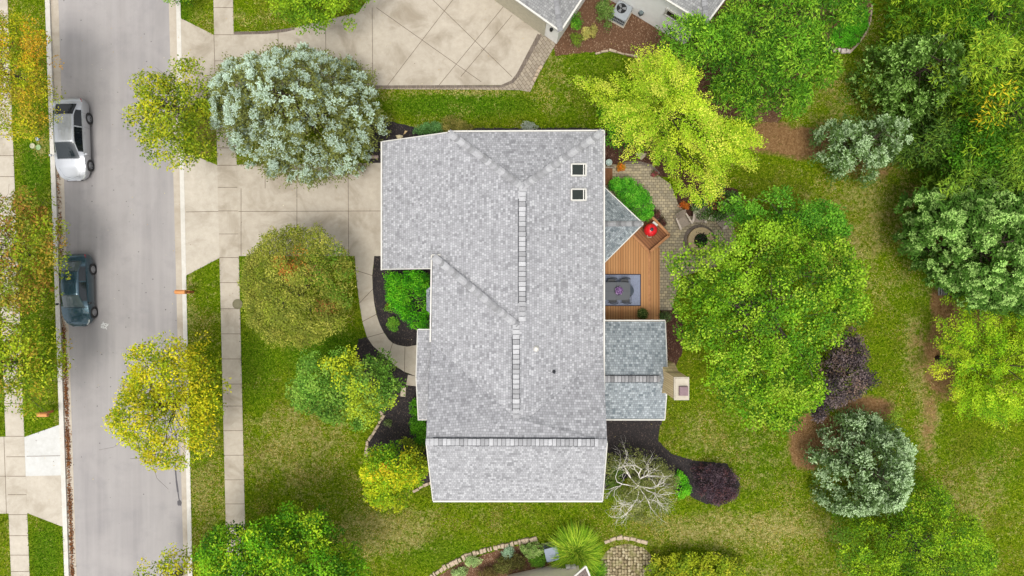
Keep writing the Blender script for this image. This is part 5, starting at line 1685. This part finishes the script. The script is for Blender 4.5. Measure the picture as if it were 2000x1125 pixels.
tree('street_tree', 'yellow green tree overhanging the street beside the blue spruce', 'tree', [(258, 178), (290, 150), (288, 138), (330, 150), (338, 118), (358, 112), (368, 128), (396, 122), (420, 135), (428, 180), (424, 240), (426, 300), (400, 310), (372, 322), (350, 335), (322, 332), (296, 312), (290, 285), (258, 290), (262, 260), (268, 230), (285, 205)], 2.4, 6.8, 'airy', [lf(130, 150, 34), lf(98, 122, 26), lf(160, 170, 46), lf(74, 98, 20), lf(180, 176, 40)], seed=14, nl=26, trunk=(352, 215), group=g, dens=1.9, gap=.12, twigs=2, size=.88)
tree('street_tree', 'golden yellow tree over the street with a wide ragged crown', 'tree', [(250, 680), (290, 672), (312, 655), (350, 648), (362, 668), (392, 650), (420, 668), (430, 700), (438, 740), (440, 790), (430, 830), (418, 850), (400, 915), (385, 880), (362, 920), (330, 912), (306, 928), (290, 895), (258, 878), (240, 850), (216, 838), (228, 800), (222, 780), (240, 750), (260, 720), (246, 700)], 2.4, 7.2, 'airy', YG + [lf(206, 190, 40)], seed=15, nl=30, trunk=(358, 780), group=g, dens=2.0, gap=.1, twigs=2, size=.88)
tree('street_tree', 'small yellow green crown cut off by the bottom edge at the street', 'tree', [(280, 1092), (300, 1078), (322, 1068), (345, 1072), (366, 1085), (374, 1110), (372, 1150), (330, 1180), (285, 1160), (272, 1125)], 2.2, 5.6, 'airy', YG, seed=16, nl=14, trunk=(350, 1120), group=g, dens=1.3, twigs=2, size=.85)
shrub('leafy_shrub', 'bright green foliage at the top edge beside the street', [(326, -30), (326, 4), (340, 18), (358, 26), (380, 14), (384, -30)], .2, 2.4, 'dense', G1, seed=17)
# front yard
needle_tree('blue_spruce', 'large silver blue spruce over the driveway, left of the garage roof', 'tree',
  [(412, 200), (420, 180), (440, 155), (450, 132), (478, 122), (505, 118), (530, 104), (560, 100), (582, 108), (598, 84), (622, 104), (655, 115), (680, 108), (690, 135), (716, 142), (700, 165), (728, 180), (735, 212), (750, 232), (745, 258), (722, 275), (720, 300), (712, 335), (690, 342), (660, 338), (640, 345), (612, 356), (570, 348), (535, 356), (520, 320), (490, 318), (462, 320), (455, 290), (430, 265), (425, 235)],
  .8, 9.4, 21, ap(186, 206, 190, .98), ap(130, 148, 96, .9), ap(112, 112, 36, .8), r0=.2, puff=.34, shoots=15, need=11, nlen=.085, dens=1.35, up=1.0, spr=.5, ze=.18, wmul=1.3)
tree('crabapple_tree', 'dense round olive tree with small rusty patches by the driveway', 'tree', blob(587, 560, 114, 122, 31, 22, .05), .9, 5.8, 'fine', OL + [lf(126, 140, 44)], seed=22, nl=20, r0=.16, trunk=(600, 560), dens=2.5, lobe=1.0, ldep=.4, size=.85, inner=.2,
     patches=[(572, 518, 20, lf(190, 110, 60), .5), (610, 530, 14, lf(120, 70, 56), .45), (625, 598, 11, lf(150, 90, 60), .6), (660, 530, 50, lf(84, 128, 34), .5)])
tree('maple_tree', 'green maple with a yellow patch in its crown, in front of the porch', 'tree', [(566, 745), (580, 715), (600, 690), (625, 685), (650, 690), (680, 676), (712, 682), (738, 682), (762, 700), (780, 725), (790, 760), (786, 778), (760, 790), (748, 805), (735, 825), (700, 842), (680, 842), (660, 815), (625, 808), (600, 800), (575, 775)], 1.4, 6.6, 'broad', [lf(88, 130, 44), lf(66, 106, 36), lf(112, 152, 62), lf(136, 168, 76)], seed=23, nl=18, trunk=(690, 740), dens=1.5, size=.8,
     patches=[(660, 715, 26, lf(196, 204, 48), .8), (700, 765, 32, lf(168, 184, 44), .6), (720, 800, 30, lf(170, 184, 48), .5)])
tree('maple_tree', 'small yellowing maple at the front bed stone edging', 'tree', [(707, 905), (722, 880), (745, 868), (772, 862), (800, 868), (828, 885), (838, 915), (828, 945), (808, 960), (805, 990), (785, 1000), (760, 992), (738, 990), (715, 965), (712, 930)], 1.0, 4.6, 'broad', [lf(140, 172, 32), lf(180, 190, 36), lf(100, 144, 28), lf(196, 186, 40)], seed=24, nl=14, r0=.1, trunk=(775, 925), dens=1.6, size=.7,
     patches=[(758, 892, 22, lf(90, 150, 36), .9), (757, 913, 5, lf(206, 120, 50), .5), (815, 900, 25, lf(130, 150, 40), .8)])
tree('leafy_tree', 'broad bright green tree cut off by the bottom edge near the sidewalk', 'tree', [(385, 1085), (400, 1055), (425, 1030), (440, 1018), (475, 1020), (500, 1030), (512, 1005), (540, 992), (565, 984), (590, 1000), (625, 992), (645, 1010), (668, 1045), (690, 1060), (705, 1085), (722, 1110), (728, 1150), (560, 1230), (400, 1190), (388, 1120)], 1.6, 7.8, 'broad', [lf(92, 150, 24), lf(122, 176, 32), lf(166, 194, 44), lf(62, 116, 20), lf(46, 90, 16)], seed=25, nl=22, trunk=(545, 1080), dens=2.4, size=.85, gap=.0, lobe=1.2)
tree('leafy_tree', 'yellow green leafy tree at the top edge over the neighbour driveway', 'tree', [(530, -40), (532, 5), (540, 30), (566, 40), (570, 62), (596, 72), (626, 66), (655, 55), (690, 46), (712, 24), (734, 8), (738, -40)], 1.4, 6.2, 'broad', [lf(128, 164, 34), lf(98, 138, 28), lf(158, 186, 48), lf(74, 112, 24)], seed=26, nl=18, trunk=(625, 0), dens=1.6, size=.75, twigs=1)
# front beds
shrub('rounded_shrub', 'large bright green shrub mass in the notch of the house front', [(752, 535), (775, 530), (838, 530), (842, 560), (842, 640), (825, 648), (805, 638), (782, 618), (765, 600), (756, 570)], .1, 1.7, 'dense', [lf(64, 146, 22), lf(90, 172, 30), lf(44, 114, 20), lf(120, 188, 44)], seed=31, dens=1.4)
shrub('small_shrub', 'tiny reddish green shrub on the black mulch left of the bright shrub', blob(760, 601, 9, 10, 4), .05, .5, 'small', G2 + [lf(140, 96, 60)], seed=32, size=.7)
shrub('small_shrub', 'small light green shrub alone on black mulch inside the curved walk', blob(768, 633, 12, 13, 5), .05, .6, 'small', [lf(96, 156, 50), lf(130, 176, 64)], seed=33, size=.7)
shrub('boxwood_hedge', 'clipped green hedge strip along the house front below the porch roof', [(804, 782), (815, 778), (834, 800), (836, 870), (818, 872), (806, 850), (802, 815)], .1, 1.0, 'dense', [lf(72, 128, 26), lf(92, 150, 34), lf(56, 104, 24)], seed=34, dens=1.5, size=.7)
shrub('small_shrub', 'small grey green plant on black mulch near the stone row', blob(757, 826, 7, 6, 6), .03, .3, 'small', [lf(120, 136, 92), lf(90, 112, 70)], seed=35, size=.6)
shrub('leafy_shrub', 'dark olive shrub between the yellowing maple and the house', [(785, 855), (800, 850), (828, 868), (834, 900), (830, 930), (815, 940), (800, 910)], .1, 1.4, 'small', [lf(110, 134, 40), lf(80, 104, 34), lf(140, 152, 50)], seed=36, dens=1.3)
# north side of the house
shrub('juniper_shrub', 'low blue green juniper by the garage roof corner', [(806, 262), (812, 250), (830, 243), (850, 240), (866, 246), (866, 262)], .05, .8, 'small', [lf(88, 130, 84), lf(112, 156, 100), lf(70, 110, 56)], seed=37, dens=1.4, size=.7)
shrub('leafy_shrub', 'olive and tan shrub at the north wall right of the juniper', [(862, 262), (862, 236), (880, 226), (905, 236), (925, 248), (925, 262)], .05, .9, 'small', [lf(128, 124, 66), lf(104, 108, 50), lf(150, 140, 84)], seed=38, dens=1.2, size=.8)
shrub('silver_plant', 'silvery grey plant peeping over the north gutter', [(1018, 258), (1020, 244), (1035, 240), (1050, 248), (1058, 258)], .05, .8, 'small', [lf(178, 184, 174), lf(140, 150, 132)], seed=39, size=.7)
# north neighbour bed
shrub('leafy_shrub', 'green shrub against the white garage side wall', blob(1126, 44, 15, 17, 7), .1, 1.0, 'small', G2, seed=41)
shrub('leafy_shrub', 'taller grey green shrub left of the northern air conditioner', blob(1181, 32, 19, 30, 8), .1, 1.3, 'small', [lf(96, 130, 60), lf(120, 146, 84), lf(72, 100, 48)], seed=42)
shrub('small_shrub', 'small green shrub on brown mulch nearest the lawn', blob(1124, 78, 11, 14, 9), .05, .6, 'small', [lf(118, 140, 50), lf(90, 120, 40)], seed=43, size=.8)
shrub('perennial', 'straw coloured perennial clump on the brown mulch', blob(1150, 64, 18, 12, 10), .03, .5, 'small', [lf(170, 160, 96), lf(140, 142, 84), lf(196, 184, 130)], seed=44, size=.8, dens=1.3)
# big cherry and groundcover
tree('cherry_tree', 'broad deep green tree spreading from the white neighbour wall to the soil path', 'tree',
  [(1292, 40), (1330, 45), (1370, 40), (1410, 25), (1430, -20), (1640, -40), (1690, -10), (1690, 40), (1640, 60), (1610, 85), (1638, 130), (1620, 165), (1580, 175), (1572, 205), (1560, 228), (1520, 232), (1500, 225), (1480, 238), (1440, 232), (1400, 200), (1375, 160), (1330, 130), (1290, 100)],
  1.2, 6.6, 'long', [lf(86, 138, 30), lf(58, 106, 22), lf(112, 162, 42), lf(146, 186, 58), lf(38, 78, 16)], seed=51, nl=26, trunk=(1450, 110), dens=2.5, size=.95, gap=.02)
shrub('groundcover', 'low bright green groundcover patch beside the white rocks', [(1620, 80), (1630, 50), (1660, 20), (1692, 10), (1696, 50), (1680, 80), (1662, 94), (1640, 92)], .02, .25, 'dense', [lf(84, 160, 34), lf(104, 180, 44), lf(60, 130, 28)], seed=52, cat='groundcover', size=.55, dens=1.4)
# lime feathery conifer
tree('dawn_redwood', 'feathery lime green conifer leaning over the patio pavers', 'tree',
  [(1118, 148), (1150, 142), (1172, 138), (1186, 150), (1215, 152), (1228, 160), (1236, 120), (1250, 95), (1272, 78), (1292, 98), (1320, 108), (1330, 130), (1378, 128), (1362, 165), (1372, 190), (1400, 225), (1440, 240), (1482, 272), (1476, 300), (1478, 330), (1440, 338), (1420, 350), (1400, 378), (1372, 392), (1348, 380), (1318, 350), (1310, 320), (1280, 310), (1276, 280), (1248, 300), (1222, 308), (1230, 280), (1196, 258), (1182, 230), (1184, 205), (1160, 190), (1150, 165)],
  2.4, 10.2, 'bough', LIME, seed=61, nl=14, r0=.16, trunk=(1268, 262), mat=M_barkd, dens=1.3, ze=.35, inner=.4, cone=True, lobe=1.15, ldep=1.6)
tree('understory_tree', 'darker green foliage showing below the lime conifer at the house corner', 'tree', [(1160, 215), (1180, 210), (1225, 225), (1262, 260), (1240, 290), (1205, 296), (1184, 285), (1178, 250)], .4, 2.4, 'fine', [lf(74, 134, 36), lf(98, 160, 46), lf(54, 106, 30)], seed=62, nl=8, r0=.06, dens=1.3)
shrub('clipped_hedge', 'rounded bright green hedge beside the patio, against the corner roof', [(1188, 366), (1192, 352), (1208, 347), (1230, 350), (1252, 366), (1270, 386), (1276, 410), (1268, 428), (1254, 434), (1236, 424), (1212, 402), (1198, 384)], .2, 1.5, 'dense', [lf(66, 146, 34), lf(92, 172, 48), lf(120, 190, 64), lf(44, 112, 28)], seed=63, dens=1.7, size=.75, inner=.1)
shrub('flower_clump', 'orange flowers at the patio corner beside the wooden steps', blob(1212, 327, 9, 10, 11), .05, .6, 'small', [lf(220, 110, 40), lf(150, 130, 40), lf(190, 130, 50)], seed=64, size=.6)
shrub('flower_clump', 'orange red flowers under the tip of the lime conifer above the lounge chair', blob(1336, 401, 12, 9, 12), .05, .6, 'small', [lf(206, 84, 36), lf(160, 100, 44), lf(190, 120, 50)], seed=65, size=.6)
shrub('flower_clump', 'small pink flowers where the pavers meet the conifer', blob(1277, 342, 6, 8, 13), .05, .4, 'small', [lf(170, 80, 90), lf(100, 60, 60), lf(90, 110, 60)], seed=66, size=.5)
shrub('dark_shrub', 'dark red leaved shrub by the grill corner railing', [(1274, 412), (1284, 410), (1294, 425), (1300, 440), (1294, 446), (1276, 424)], .05, .8, 'small', [lf(96, 56, 52), lf(70, 64, 44), lf(60, 40, 40)], seed=67, size=.6)
shrub('hydrangea', 'white and pink flowered shrub mass beside the fire ring', [(1345, 400), (1360, 385), (1400, 372), (1440, 376), (1450, 400), (1430, 426), (1390, 438), (1362, 430)], .1, 1.5, 'small', [lf(70, 110, 48), lf(48, 84, 36), lf(196, 200, 170), lf(92, 124, 60)], [3, 3, 1, 2], seed=68, dens=1.1, patches=[(1396, 397, 14, lf(170, 60, 50), .9)])
shrub('dark_shrub', 'dark green shrub at the deck corner by the wing roof', blob(1297, 618, 13, 10, 14), .05, .8, 'small', [lf(66, 92, 50), lf(50, 72, 44), lf(100, 120, 80)], seed=69, size=.8)
# central big tree
tree('shade_tree', 'largest light green shade tree right of the house, over the fire ring', 'tree',
  [(1302, 500), (1330, 478), (1345, 495), (1385, 455), (1420, 440), (1460, 425), (1500, 430), (1540, 425), (1575, 440), (1610, 458), (1640, 480), (1652, 505), (1688, 520), (1680, 545), (1698, 575), (1690, 610), (1680, 632), (1640, 640), (1620, 670), (1600, 690), (1590, 720), (1602, 760), (1590, 790), (1560, 810), (1530, 838), (1500, 830), (1478, 820), (1440, 830), (1420, 800), (1400, 770), (1372, 760), (1352, 735), (1362, 710), (1335, 690), (1320, 650), (1318, 610), (1300, 585), (1322, 555), (1300, 530)],
  2.0, 9.0, 'broad', GB, seed=71, nl=34, r0=.26, trunk=(1440, 600), dens=1.35, size=.9, gap=.1,
  patches=[(1560, 640, 60, lf(72, 124, 30), .6), (1470, 480, 60, lf(150, 190, 54), .4)])
tree('understory_tree', 'darker green tree behind the fire ring, above the large shade tree', 'tree', [(1400, 400), (1430, 380), (1470, 372), (1520, 372), (1545, 390), (1590, 392), (1620, 410), (1640, 435), (1655, 470), (1620, 480), (1560, 470), (1500, 460), (1440, 450), (1400, 430)], 1.2, 6.0, 'broad', [lf(84, 142, 38), lf(62, 114, 30), lf(120, 172, 54)], seed=72, nl=16, trunk=(1500, 440), dens=1.15, size=.8, gap=.22)
tree('smoke_bush_tree', 'dusky purple brown leaved tree beside the large shade tree', 'tree', [(1610, 670), (1640, 640), (1660, 636), (1676, 655), (1690, 680), (1700, 690), (1686, 710), (1694, 740), (1680, 760), (1660, 780), (1630, 800), (1600, 812), (1572, 825), (1570, 800), (1590, 760), (1596, 720)], .8, 5.0, 'broad', SMOKE, seed=73, nl=16, trunk=(1620, 730), dens=1.5, size=.75, mat=M_barkd)
# spruces
sp = 'blue spruces in the back garden'
needle_tree('blue_spruce', 'blue green spruce in the bare soil ring at lower right', 'tree', [(1578, 890), (1600, 880), (1612, 855), (1640, 840), (1655, 815), (1690, 812), (1720, 822), (1752, 838), (1768, 860), (1765, 890), (1758, 930), (1745, 960), (1722, 985), (1700, 1000), (1660, 1002), (1625, 998), (1605, 975), (1612, 945), (1590, 930), (1596, 910)],
  .5, 6.4, 81, ap(184, 208, 160, .95), ap(122, 154, 92, .82), ap(62, 90, 30, .65), puff=.34, shoots=13, need=10, nlen=.09, dens=1.35, group=sp, up=.6, spr=.6, wmul=1.3)
needle_tree('blue_spruce', 'smaller pale blue spruce beside the bare soil path at upper right', 'tree', [(1592, 272), (1605, 252), (1628, 240), (1645, 246), (1664, 268), (1680, 246), (1700, 232), (1722, 238), (1740, 258), (1735, 290), (1738, 306), (1718, 325), (1700, 346), (1680, 330), (1664, 322), (1650, 338), (1628, 330), (1600, 306)],
  .5, 5.4, 82, ap(184, 208, 160, .95), ap(122, 156, 90, .82), ap(70, 100, 32, .7), puff=.34, shoots=13, need=10, nlen=.09, dens=1.2, gap=.15, group=sp, up=.6, spr=.6, wmul=1.3)
needle_tree('spruce', 'green spruce at the left edge of the upper right thicket', 'tree', [(1690, 120), (1710, 95), (1735, 80), (1770, 85), (1800, 110), (1835, 130), (1850, 160), (1845, 195), (1815, 225), (1780, 240), (1740, 225), (1715, 200), (1700, 160)],
  .6, 7.4, 83, ap(160, 196, 104, .95), ap(108, 150, 56, .85), ap(54, 86, 20, .7), puff=.40, shoots=9, need=10, nlen=.11, dens=1.1, up=.1, wmul=1.3)
shrub('magnolia_shrub', 'low olive large leaved shrub at the foot of the green spruce', [(1668, 165), (1680, 140), (1700, 130), (1712, 160), (1722, 195), (1700, 202), (1680, 195)], .1, 2.0, 'long', [lf(140, 152, 46), lf(112, 130, 40), lf(90, 104, 34)], seed=84, size=.9)
needle_tree('pine_tree', 'large pale green pine on the right edge with rounded needle puffs', 'tree',
  [(1782, 452), (1800, 440), (1790, 420), (1815, 395), (1785, 388), (1820, 372), (1860, 372), (1900, 350), (1950, 360), (2010, 350), (2060, 420), (2060, 560), (2010, 610), (1970, 590), (1950, 605), (1920, 590), (1900, 598), (1870, 570), (1845, 562), (1835, 540), (1825, 520), (1830, 490), (1800, 480)],
  1.6, 9.4, 85, ap(174, 210, 116, .92), ap(110, 160, 60, .82), ap(46, 82, 18, .65), r0=.22, puff=.19, shoots=16, need=7, nlen=.12, up=.8, dens=.8, ze=.3, wmul=1.2, inner=.3)
tree('golden_conifer', 'lime yellow feathery conifer at the right edge below the pine', 'tree',
  [(1828, 712), (1855, 700), (1846, 672), (1866, 652), (1840, 640), (1860, 615), (1885, 600), (1925, 595), (1945, 572), (1985, 580), (2040, 600), (2060, 740), (2010, 830), (1985, 820), (1960, 838), (1940, 815), (1915, 830), (1890, 812), (1880, 790), (1862, 780), (1880, 750), (1850, 745)],
  0.8, 6.8, 'bough', LIME2, seed=86, nl=12, r0=.12, mat=M_barkd, dens=1.15, gap=.16, ze=.3, cone=True, inner=.35, lobe=1.1, ldep=1.6, patches=[(1900, 760, 60, lf(206, 210, 60), .5)])
tree('golden_conifer', 'smaller lime conifer boughs tucked under the pine', 'tree', [(1855, 555), (1880, 548), (1905, 560), (1930, 570), (1945, 590), (1930, 605), (1895, 602), (1870, 585)],
  0.6, 4.4, 'bough', LIME2, seed=87, nl=6, r0=.08, mat=M_barkd, dens=1.2, ze=.3, cone=True)
# upper right thicket
th = 'trees of the upper right thicket'
ylp = lf(214, 184, 40)
def thick(label, P, z0, z1, seed, cols, trunk, **kw):
    kw.setdefault('twigs', 2)
    return tree('willow_tree', label, 'tree', P, z0, z1, 'willow', cols, seed=seed, nl=26, trunk=trunk, mat=M_bark, dens=1.9, group=th, **kw)
thick('loose willow at the top right corner, branches spreading leftwards', [(1710, 0), (1800, -30), (2080, -60), (2080, 150), (2000, 160), (1950, 130), (1900, 120), (1850, 115), (1800, 100), (1760, 70), (1730, 40)], 1.6, 8.6, 91, WIL, (1860, 60), gap=.05)
thick('yellow green willow with pale bare branches, upper right beside the spruce', [(1820, 105), (1870, 80), (1930, 85), (1990, 100), (2000, 140), (1960, 165), (1900, 170), (1850, 160)], 4.0, 9.2, 92, [lf(126, 158, 42), lf(92, 132, 32), lf(154, 176, 54)], (1840, 160), gap=.2)
thick('willow with orange yellow autumn patches at the right edge', [(1840, 180), (1900, 150), (1990, 130), (2080, 130), (2080, 330), (2000, 330), (1940, 320), (1880, 300), (1850, 250)], 2.0, 9.2, 93, WIL, (1880, 250), gap=.06, patches=[(1950, 205, 22, ylp, .55), (1985, 215, 18, lf(190, 180, 44), .5), (1885, 268, 12, ylp, .8), (1925, 230, 14, ylp, .5)])
thick('dark green willow between the blue spruce and the pine', [(1745, 290), (1770, 260), (1790, 230), (1830, 215), (1880, 240), (1900, 290), (1890, 330), (1860, 345), (1840, 330), (1790, 320), (1750, 320)], .6, 5.4, 94, [lf(78, 112, 44), lf(58, 88, 36), lf(110, 140, 52)], (1800, 280), gap=.14)
thick('bright green willow just above the pine at the right', [(1830, 335), (1870, 310), (1930, 300), (2000, 310), (2080, 320), (2080, 420), (2000, 400), (1950, 390), (1900, 380), (1850, 385), (1806, 380)], 1.6, 7.4, 95, [lf(104, 140, 46), lf(80, 118, 40), lf(136, 166, 56)], (1900, 340), gap=.08)
tree('woodland_tree', 'dark green broad crown in the middle of the upper right thicket', 'tree', [(1850, 215), (1890, 200), (1930, 220), (1950, 260), (1940, 320), (1900, 350), (1850, 340), (1825, 300), (1830, 250)], 2.0, 7.0, 'broad', [lf(66, 116, 24), lf(48, 90, 18), lf(98, 146, 34)], seed=131, nl=12, trunk=(1850, 270), group=th, dens=1.6, size=.85)
tree('woodland_tree', 'deep green crown filling the gap between the green spruce and the top corner willow', 'tree', [(1780, 70), (1810, 40), (1860, 35), (1900, 60), (1905, 100), (1860, 120), (1820, 115), (1790, 100)], 2.0, 7.0, 'broad', [lf(74, 124, 28), lf(52, 96, 20), lf(108, 154, 38)], seed=132, nl=12, trunk=(1800, 90), group=th, dens=1.6, size=.85)
# lower right
tree('honeysuckle_tree', 'yellow green spreading tree at the lower right, below the blue spruce', 'tree', [(1615, 1040), (1625, 1010), (1660, 1000), (1700, 1005), (1725, 975), (1750, 950), (1785, 930), (1810, 928), (1835, 945), (1848, 980), (1880, 1000), (1905, 1040), (1910, 1080), (1895, 1140), (1800, 1180), (1700, 1160), (1640, 1110)], .8, 5.8, 'fine', [lf(118, 158, 28), lf(88, 134, 22), lf(150, 182, 38), lf(50, 90, 16)], seed=97, nl=26, trunk=(1740, 1040), dens=2.2, size=.95, gap=.03, twigs=2, ze=.3,
     patches=[(1680, 1060, 50, lf(84, 120, 40), .6), (1800, 960, 30, lf(160, 170, 60), .5)])
shrub('leafy_shrub', 'small thin yellow green shrub beside the lower blue spruce', blob(1738, 812, 16, 20, 15), .1, 1.4, 'small', [lf(110, 144, 48), lf(150, 160, 60)], seed=98, dens=.6)
shrub('leafy_shrub', 'wide yellow green shrub row at the bottom edge right of the cobbles', [(1262, 1110), (1280, 1090), (1310, 1080), (1350, 1082), (1375, 1072), (1400, 1085), (1440, 1095), (1460, 1120), (1455, 1180), (1262, 1180)], .2, 2.6, 'broad', [lf(164, 176, 44), lf(124, 150, 38), lf(92, 122, 34), lf(184, 186, 60)], seed=99, size=.6, dens=1.4)
shrub('barberry_shrub', 'dark burgundy shrub at the end of the black mulch bed', [(1350, 920), (1370, 905), (1395, 905), (1425, 915), (1444, 935), (1442, 960), (1430, 978), (1405, 988), (1378, 975), (1355, 950)], .1, 1.6, 'small', PUR, seed=100, dens=1.5)
shrub('hosta', 'bright green leafy plant between the bare tree and the burgundy shrub', [(1318, 918), (1330, 920), (1342, 938), (1346, 955), (1344, 972), (1322, 970), (1314, 945)], .05, .8, 'dense', [lf(94, 178, 34), lf(70, 146, 28), lf(130, 200, 50)], seed=101, size=.7)
shrub('leafy_shrub', 'dark green shrub pressed against the southeast house corner', [(1184, 905), (1200, 890), (1215, 905), (1212, 940), (1196, 965), (1182, 975), (1182, 930)], .1, 1.6, 'small', [lf(70, 96, 38), lf(92, 116, 50)], seed=102, dens=1.1)
# half bare tree with white branches
def bare_tree():
    r = np.random.RandomState(7)
    P = [(1182, 900), (1200, 872), (1225, 868), (1250, 885), (1290, 895), (1320, 915), (1325, 950), (1300, 975), (1322, 990), (1300, 1010), (1295, 1035), (1262, 1030), (1240, 1015), (1215, 1020), (1182, 1010), (1200, 985), (1188, 950)]
    q, c, cc = crown(r, P, .8, 2.9, 'fine', [lf(124, 130, 84), lf(98, 108, 62), lf(146, 148, 104)], dens=1.0, gap=.36, size=.75, inner=.7)
    b = W(1236, 935); root = empty('birch_tree', b, 0, 'half bare tree with white twisting branches beside the southeast house corner', 'tree')
    mb = MB(); mb.smooth = True
    tips = []
    def grow(p, d, L, rad, depth):
        n = 4; pts = [p]; rr = [rad]
        for i in range(n):
            d = (d + Vector(r.normal(size=3) * [.24, .24, .12])).normalized()
            p = p + d * L / n; p.z = min(p.z, 5.0)
            pts.append(p); rr.append(rad * (1 - .45 * (i + 1) / n))
        mb.tube(pts, rr, 6 if depth < 2 else 4, False)
        if depth >= 4: return
        for k in range(3):
            a = r.uniform(-1, 1) * 1.0
            e = (Matrix.Rotation(a, 3, 'Z') @ d + Vector((0, 0, r.uniform(-.15, .25)))).normalized()
            i = r.randint(2, n + 1)
            grow(pts[i], e, L * r.uniform(.55, .8), rr[i] * .72, depth + 1)
    mb.tube([b, b + Vector((.05, 0, .6)), b + Vector((.02, .05, 1.7))], [.13, .1, .09], 8)
    top = b + Vector((.02, .05, 1.7))
    for a in np.linspace(0, 2 * math.pi, 10)[:-1]:
        L = r.uniform(1.2, 1.7)
        grow(top, Vector((math.cos(a + .3), math.sin(a + .3), .8)).normalized(), L, .042, 1)
    mb.build('trunk', M_barkw, root)
    quads('crown', q, c, M_leaf, root, b)
bare_tree()
# southern neighbour bed
def strap_plant(name, label, px, py, rad, h, n, cols, seed, cat, wd=.03, lift=1.0):
    r = np.random.RandomState(seed)
    b = np.array(W(px, py)); V = []
    a = r.uniform(0, 2 * math.pi, n); L = rad * r.uniform(.5, 1.05, n); hh = h * r.uniform(.6, 1.1, n)
    st_ = r.normal(size=(n, 2)) * rad * .1
    C = palette(r, n, cols) * r.normal(1, .14, (n, 1)).clip(.5, 1.5); Q = []; CC = []
    steps = 5
    for s in range(steps):
        t0_, t1_ = s / steps, (s + 1) / steps
        def pt(t, w):
            x = st_[:, 0] + np.cos(a) * L * t - np.sin(a) * w; y = st_[:, 1] + np.sin(a) * L * t + np.cos(a) * w
            z = hh * (1.9 * t - 1.45 * t * t * lift) + .03
            return np.stack([b[0] + x, b[1] + y, z], 1)
        w0, w1 = wd * (1 - t0_ ** 2 * .9), wd * (1 - t1_ ** 2 * .98)
        Q.append(np.stack([pt(t0_, -w0 / 2), pt(t0_, w0 / 2), pt(t1_, w1 / 2), pt(t1_, -w1 / 2)], 1)); CC.append(C * (.7 + .4 * t1_))
    Q = np.concatenate(Q); C = np.concatenate(CC); C = np.concatenate([C.clip(0, .9), np.ones((len(C), 1))], 1)
    o_ = quads(name, Q, np.repeat(C[:, None], 4, 1), M_grass, None, b); o_.location = b
    return tag(o_, label, cat)
strap_plant('ornamental_grass', 'tall arching green ornamental grass beside the southern air conditioner', 1122, 1070, 1.75, 1.35, 2600, [lf(120, 160, 40), lf(150, 184, 56), lf(84, 124, 34), lf(176, 194, 70)], 111, 'ornamental grass', .035)
strap_plant('ornamental_grass', 'second green grass clump right of the cream wall corner at the bottom edge', 1158, 1112, .9, 1.0, 1100, [lf(96, 144, 36), lf(120, 164, 50), lf(66, 106, 30)], 112, 'ornamental grass', .035)
for i, (px, py, rx, ry, lab, cols, z) in enumerate([
    (1040, 1072, 24, 16, 'sage green catmint clump left of the southern air conditioner', [lf(136, 164, 96), lf(104, 140, 72), lf(166, 184, 130)], .7),
    (1052, 1094, 20, 12, 'bright green plant between the catmint and the cream wall', [lf(110, 156, 50), lf(84, 130, 40)], .5),
    (992, 1080, 9, 9, 'small silvery tuft in the middle of the southern bed', [lf(170, 194, 166), lf(136, 166, 130)], .4),
    (985, 1102, 24, 16, 'dark bronze green shrub in the southern bed', [lf(92, 96, 48), lf(70, 66, 40), lf(110, 112, 64)], .8),
    (1010, 1096, 18, 16, 'dark olive shrub touching the catmint in the southern bed', [lf(82, 84, 42), lf(104, 100, 58), lf(60, 54, 34)], .8),
    (925, 1096, 18, 10, 'silver green lamb ear clump behind the border rocks', [lf(176, 198, 150), lf(140, 168, 116)], .4),
    (900, 1116, 18, 9, 'silver green clump at the bottom edge behind the rocks', [lf(166, 190, 140), lf(130, 158, 104)], .4),
    (950, 1118, 26, 12, 'dark brownish shrub at the bottom edge of the southern bed', [lf(88, 74, 48), lf(110, 100, 64)], .7)]):
    shrub('border_plant', lab, blob(px, py, rx, ry, 40 + i), .05, z, 'bough' if i == 2 else 'small', cols, seed=120 + i, cat='plant', size=.65, dens=1.2)
# odd garden things
b_ = empty('garden_bench', W(1840, 567), 0, 'small grey slatted garden bench half under the pine', 'bench')
for i in range(5):
    mb = MB(); mb.beam(W(1834 + i * 5, 558, .45), W(1834 + i * 5, 577, .45), .1, .03); mb.build('slat', simple('grey_wood', ap(150, 148, 146), .8, .2), b_)
for sx__ in (-1, 1):
    mb = MB(); p = W(1844 + sx__ * 9, 567); mb.box((p.x, p.y, .21), (.06, .5, .42)); mb.build('leg', M_vent, b_)

r_ = np.random.RandomState(5)
q, c, cc = crown(r_, [(1860, -40), (2080, -60), (2080, 640), (1950, 640), (1890, 560), (1850, 470), (1810, 350), (1750, 310), (1760, 240), (1690, 190), (1690, 100), (1730, 60), (1730, -40)], .1, 2.6, 'willow', WIL[:2] + [lf(72, 108, 26)], dens=1.5, size=1.1)
tag(quads('undergrowth', q, c, M_leaf), 'dense green undergrowth filling the upper right thicket', 'undergrowth', kind='stuff')
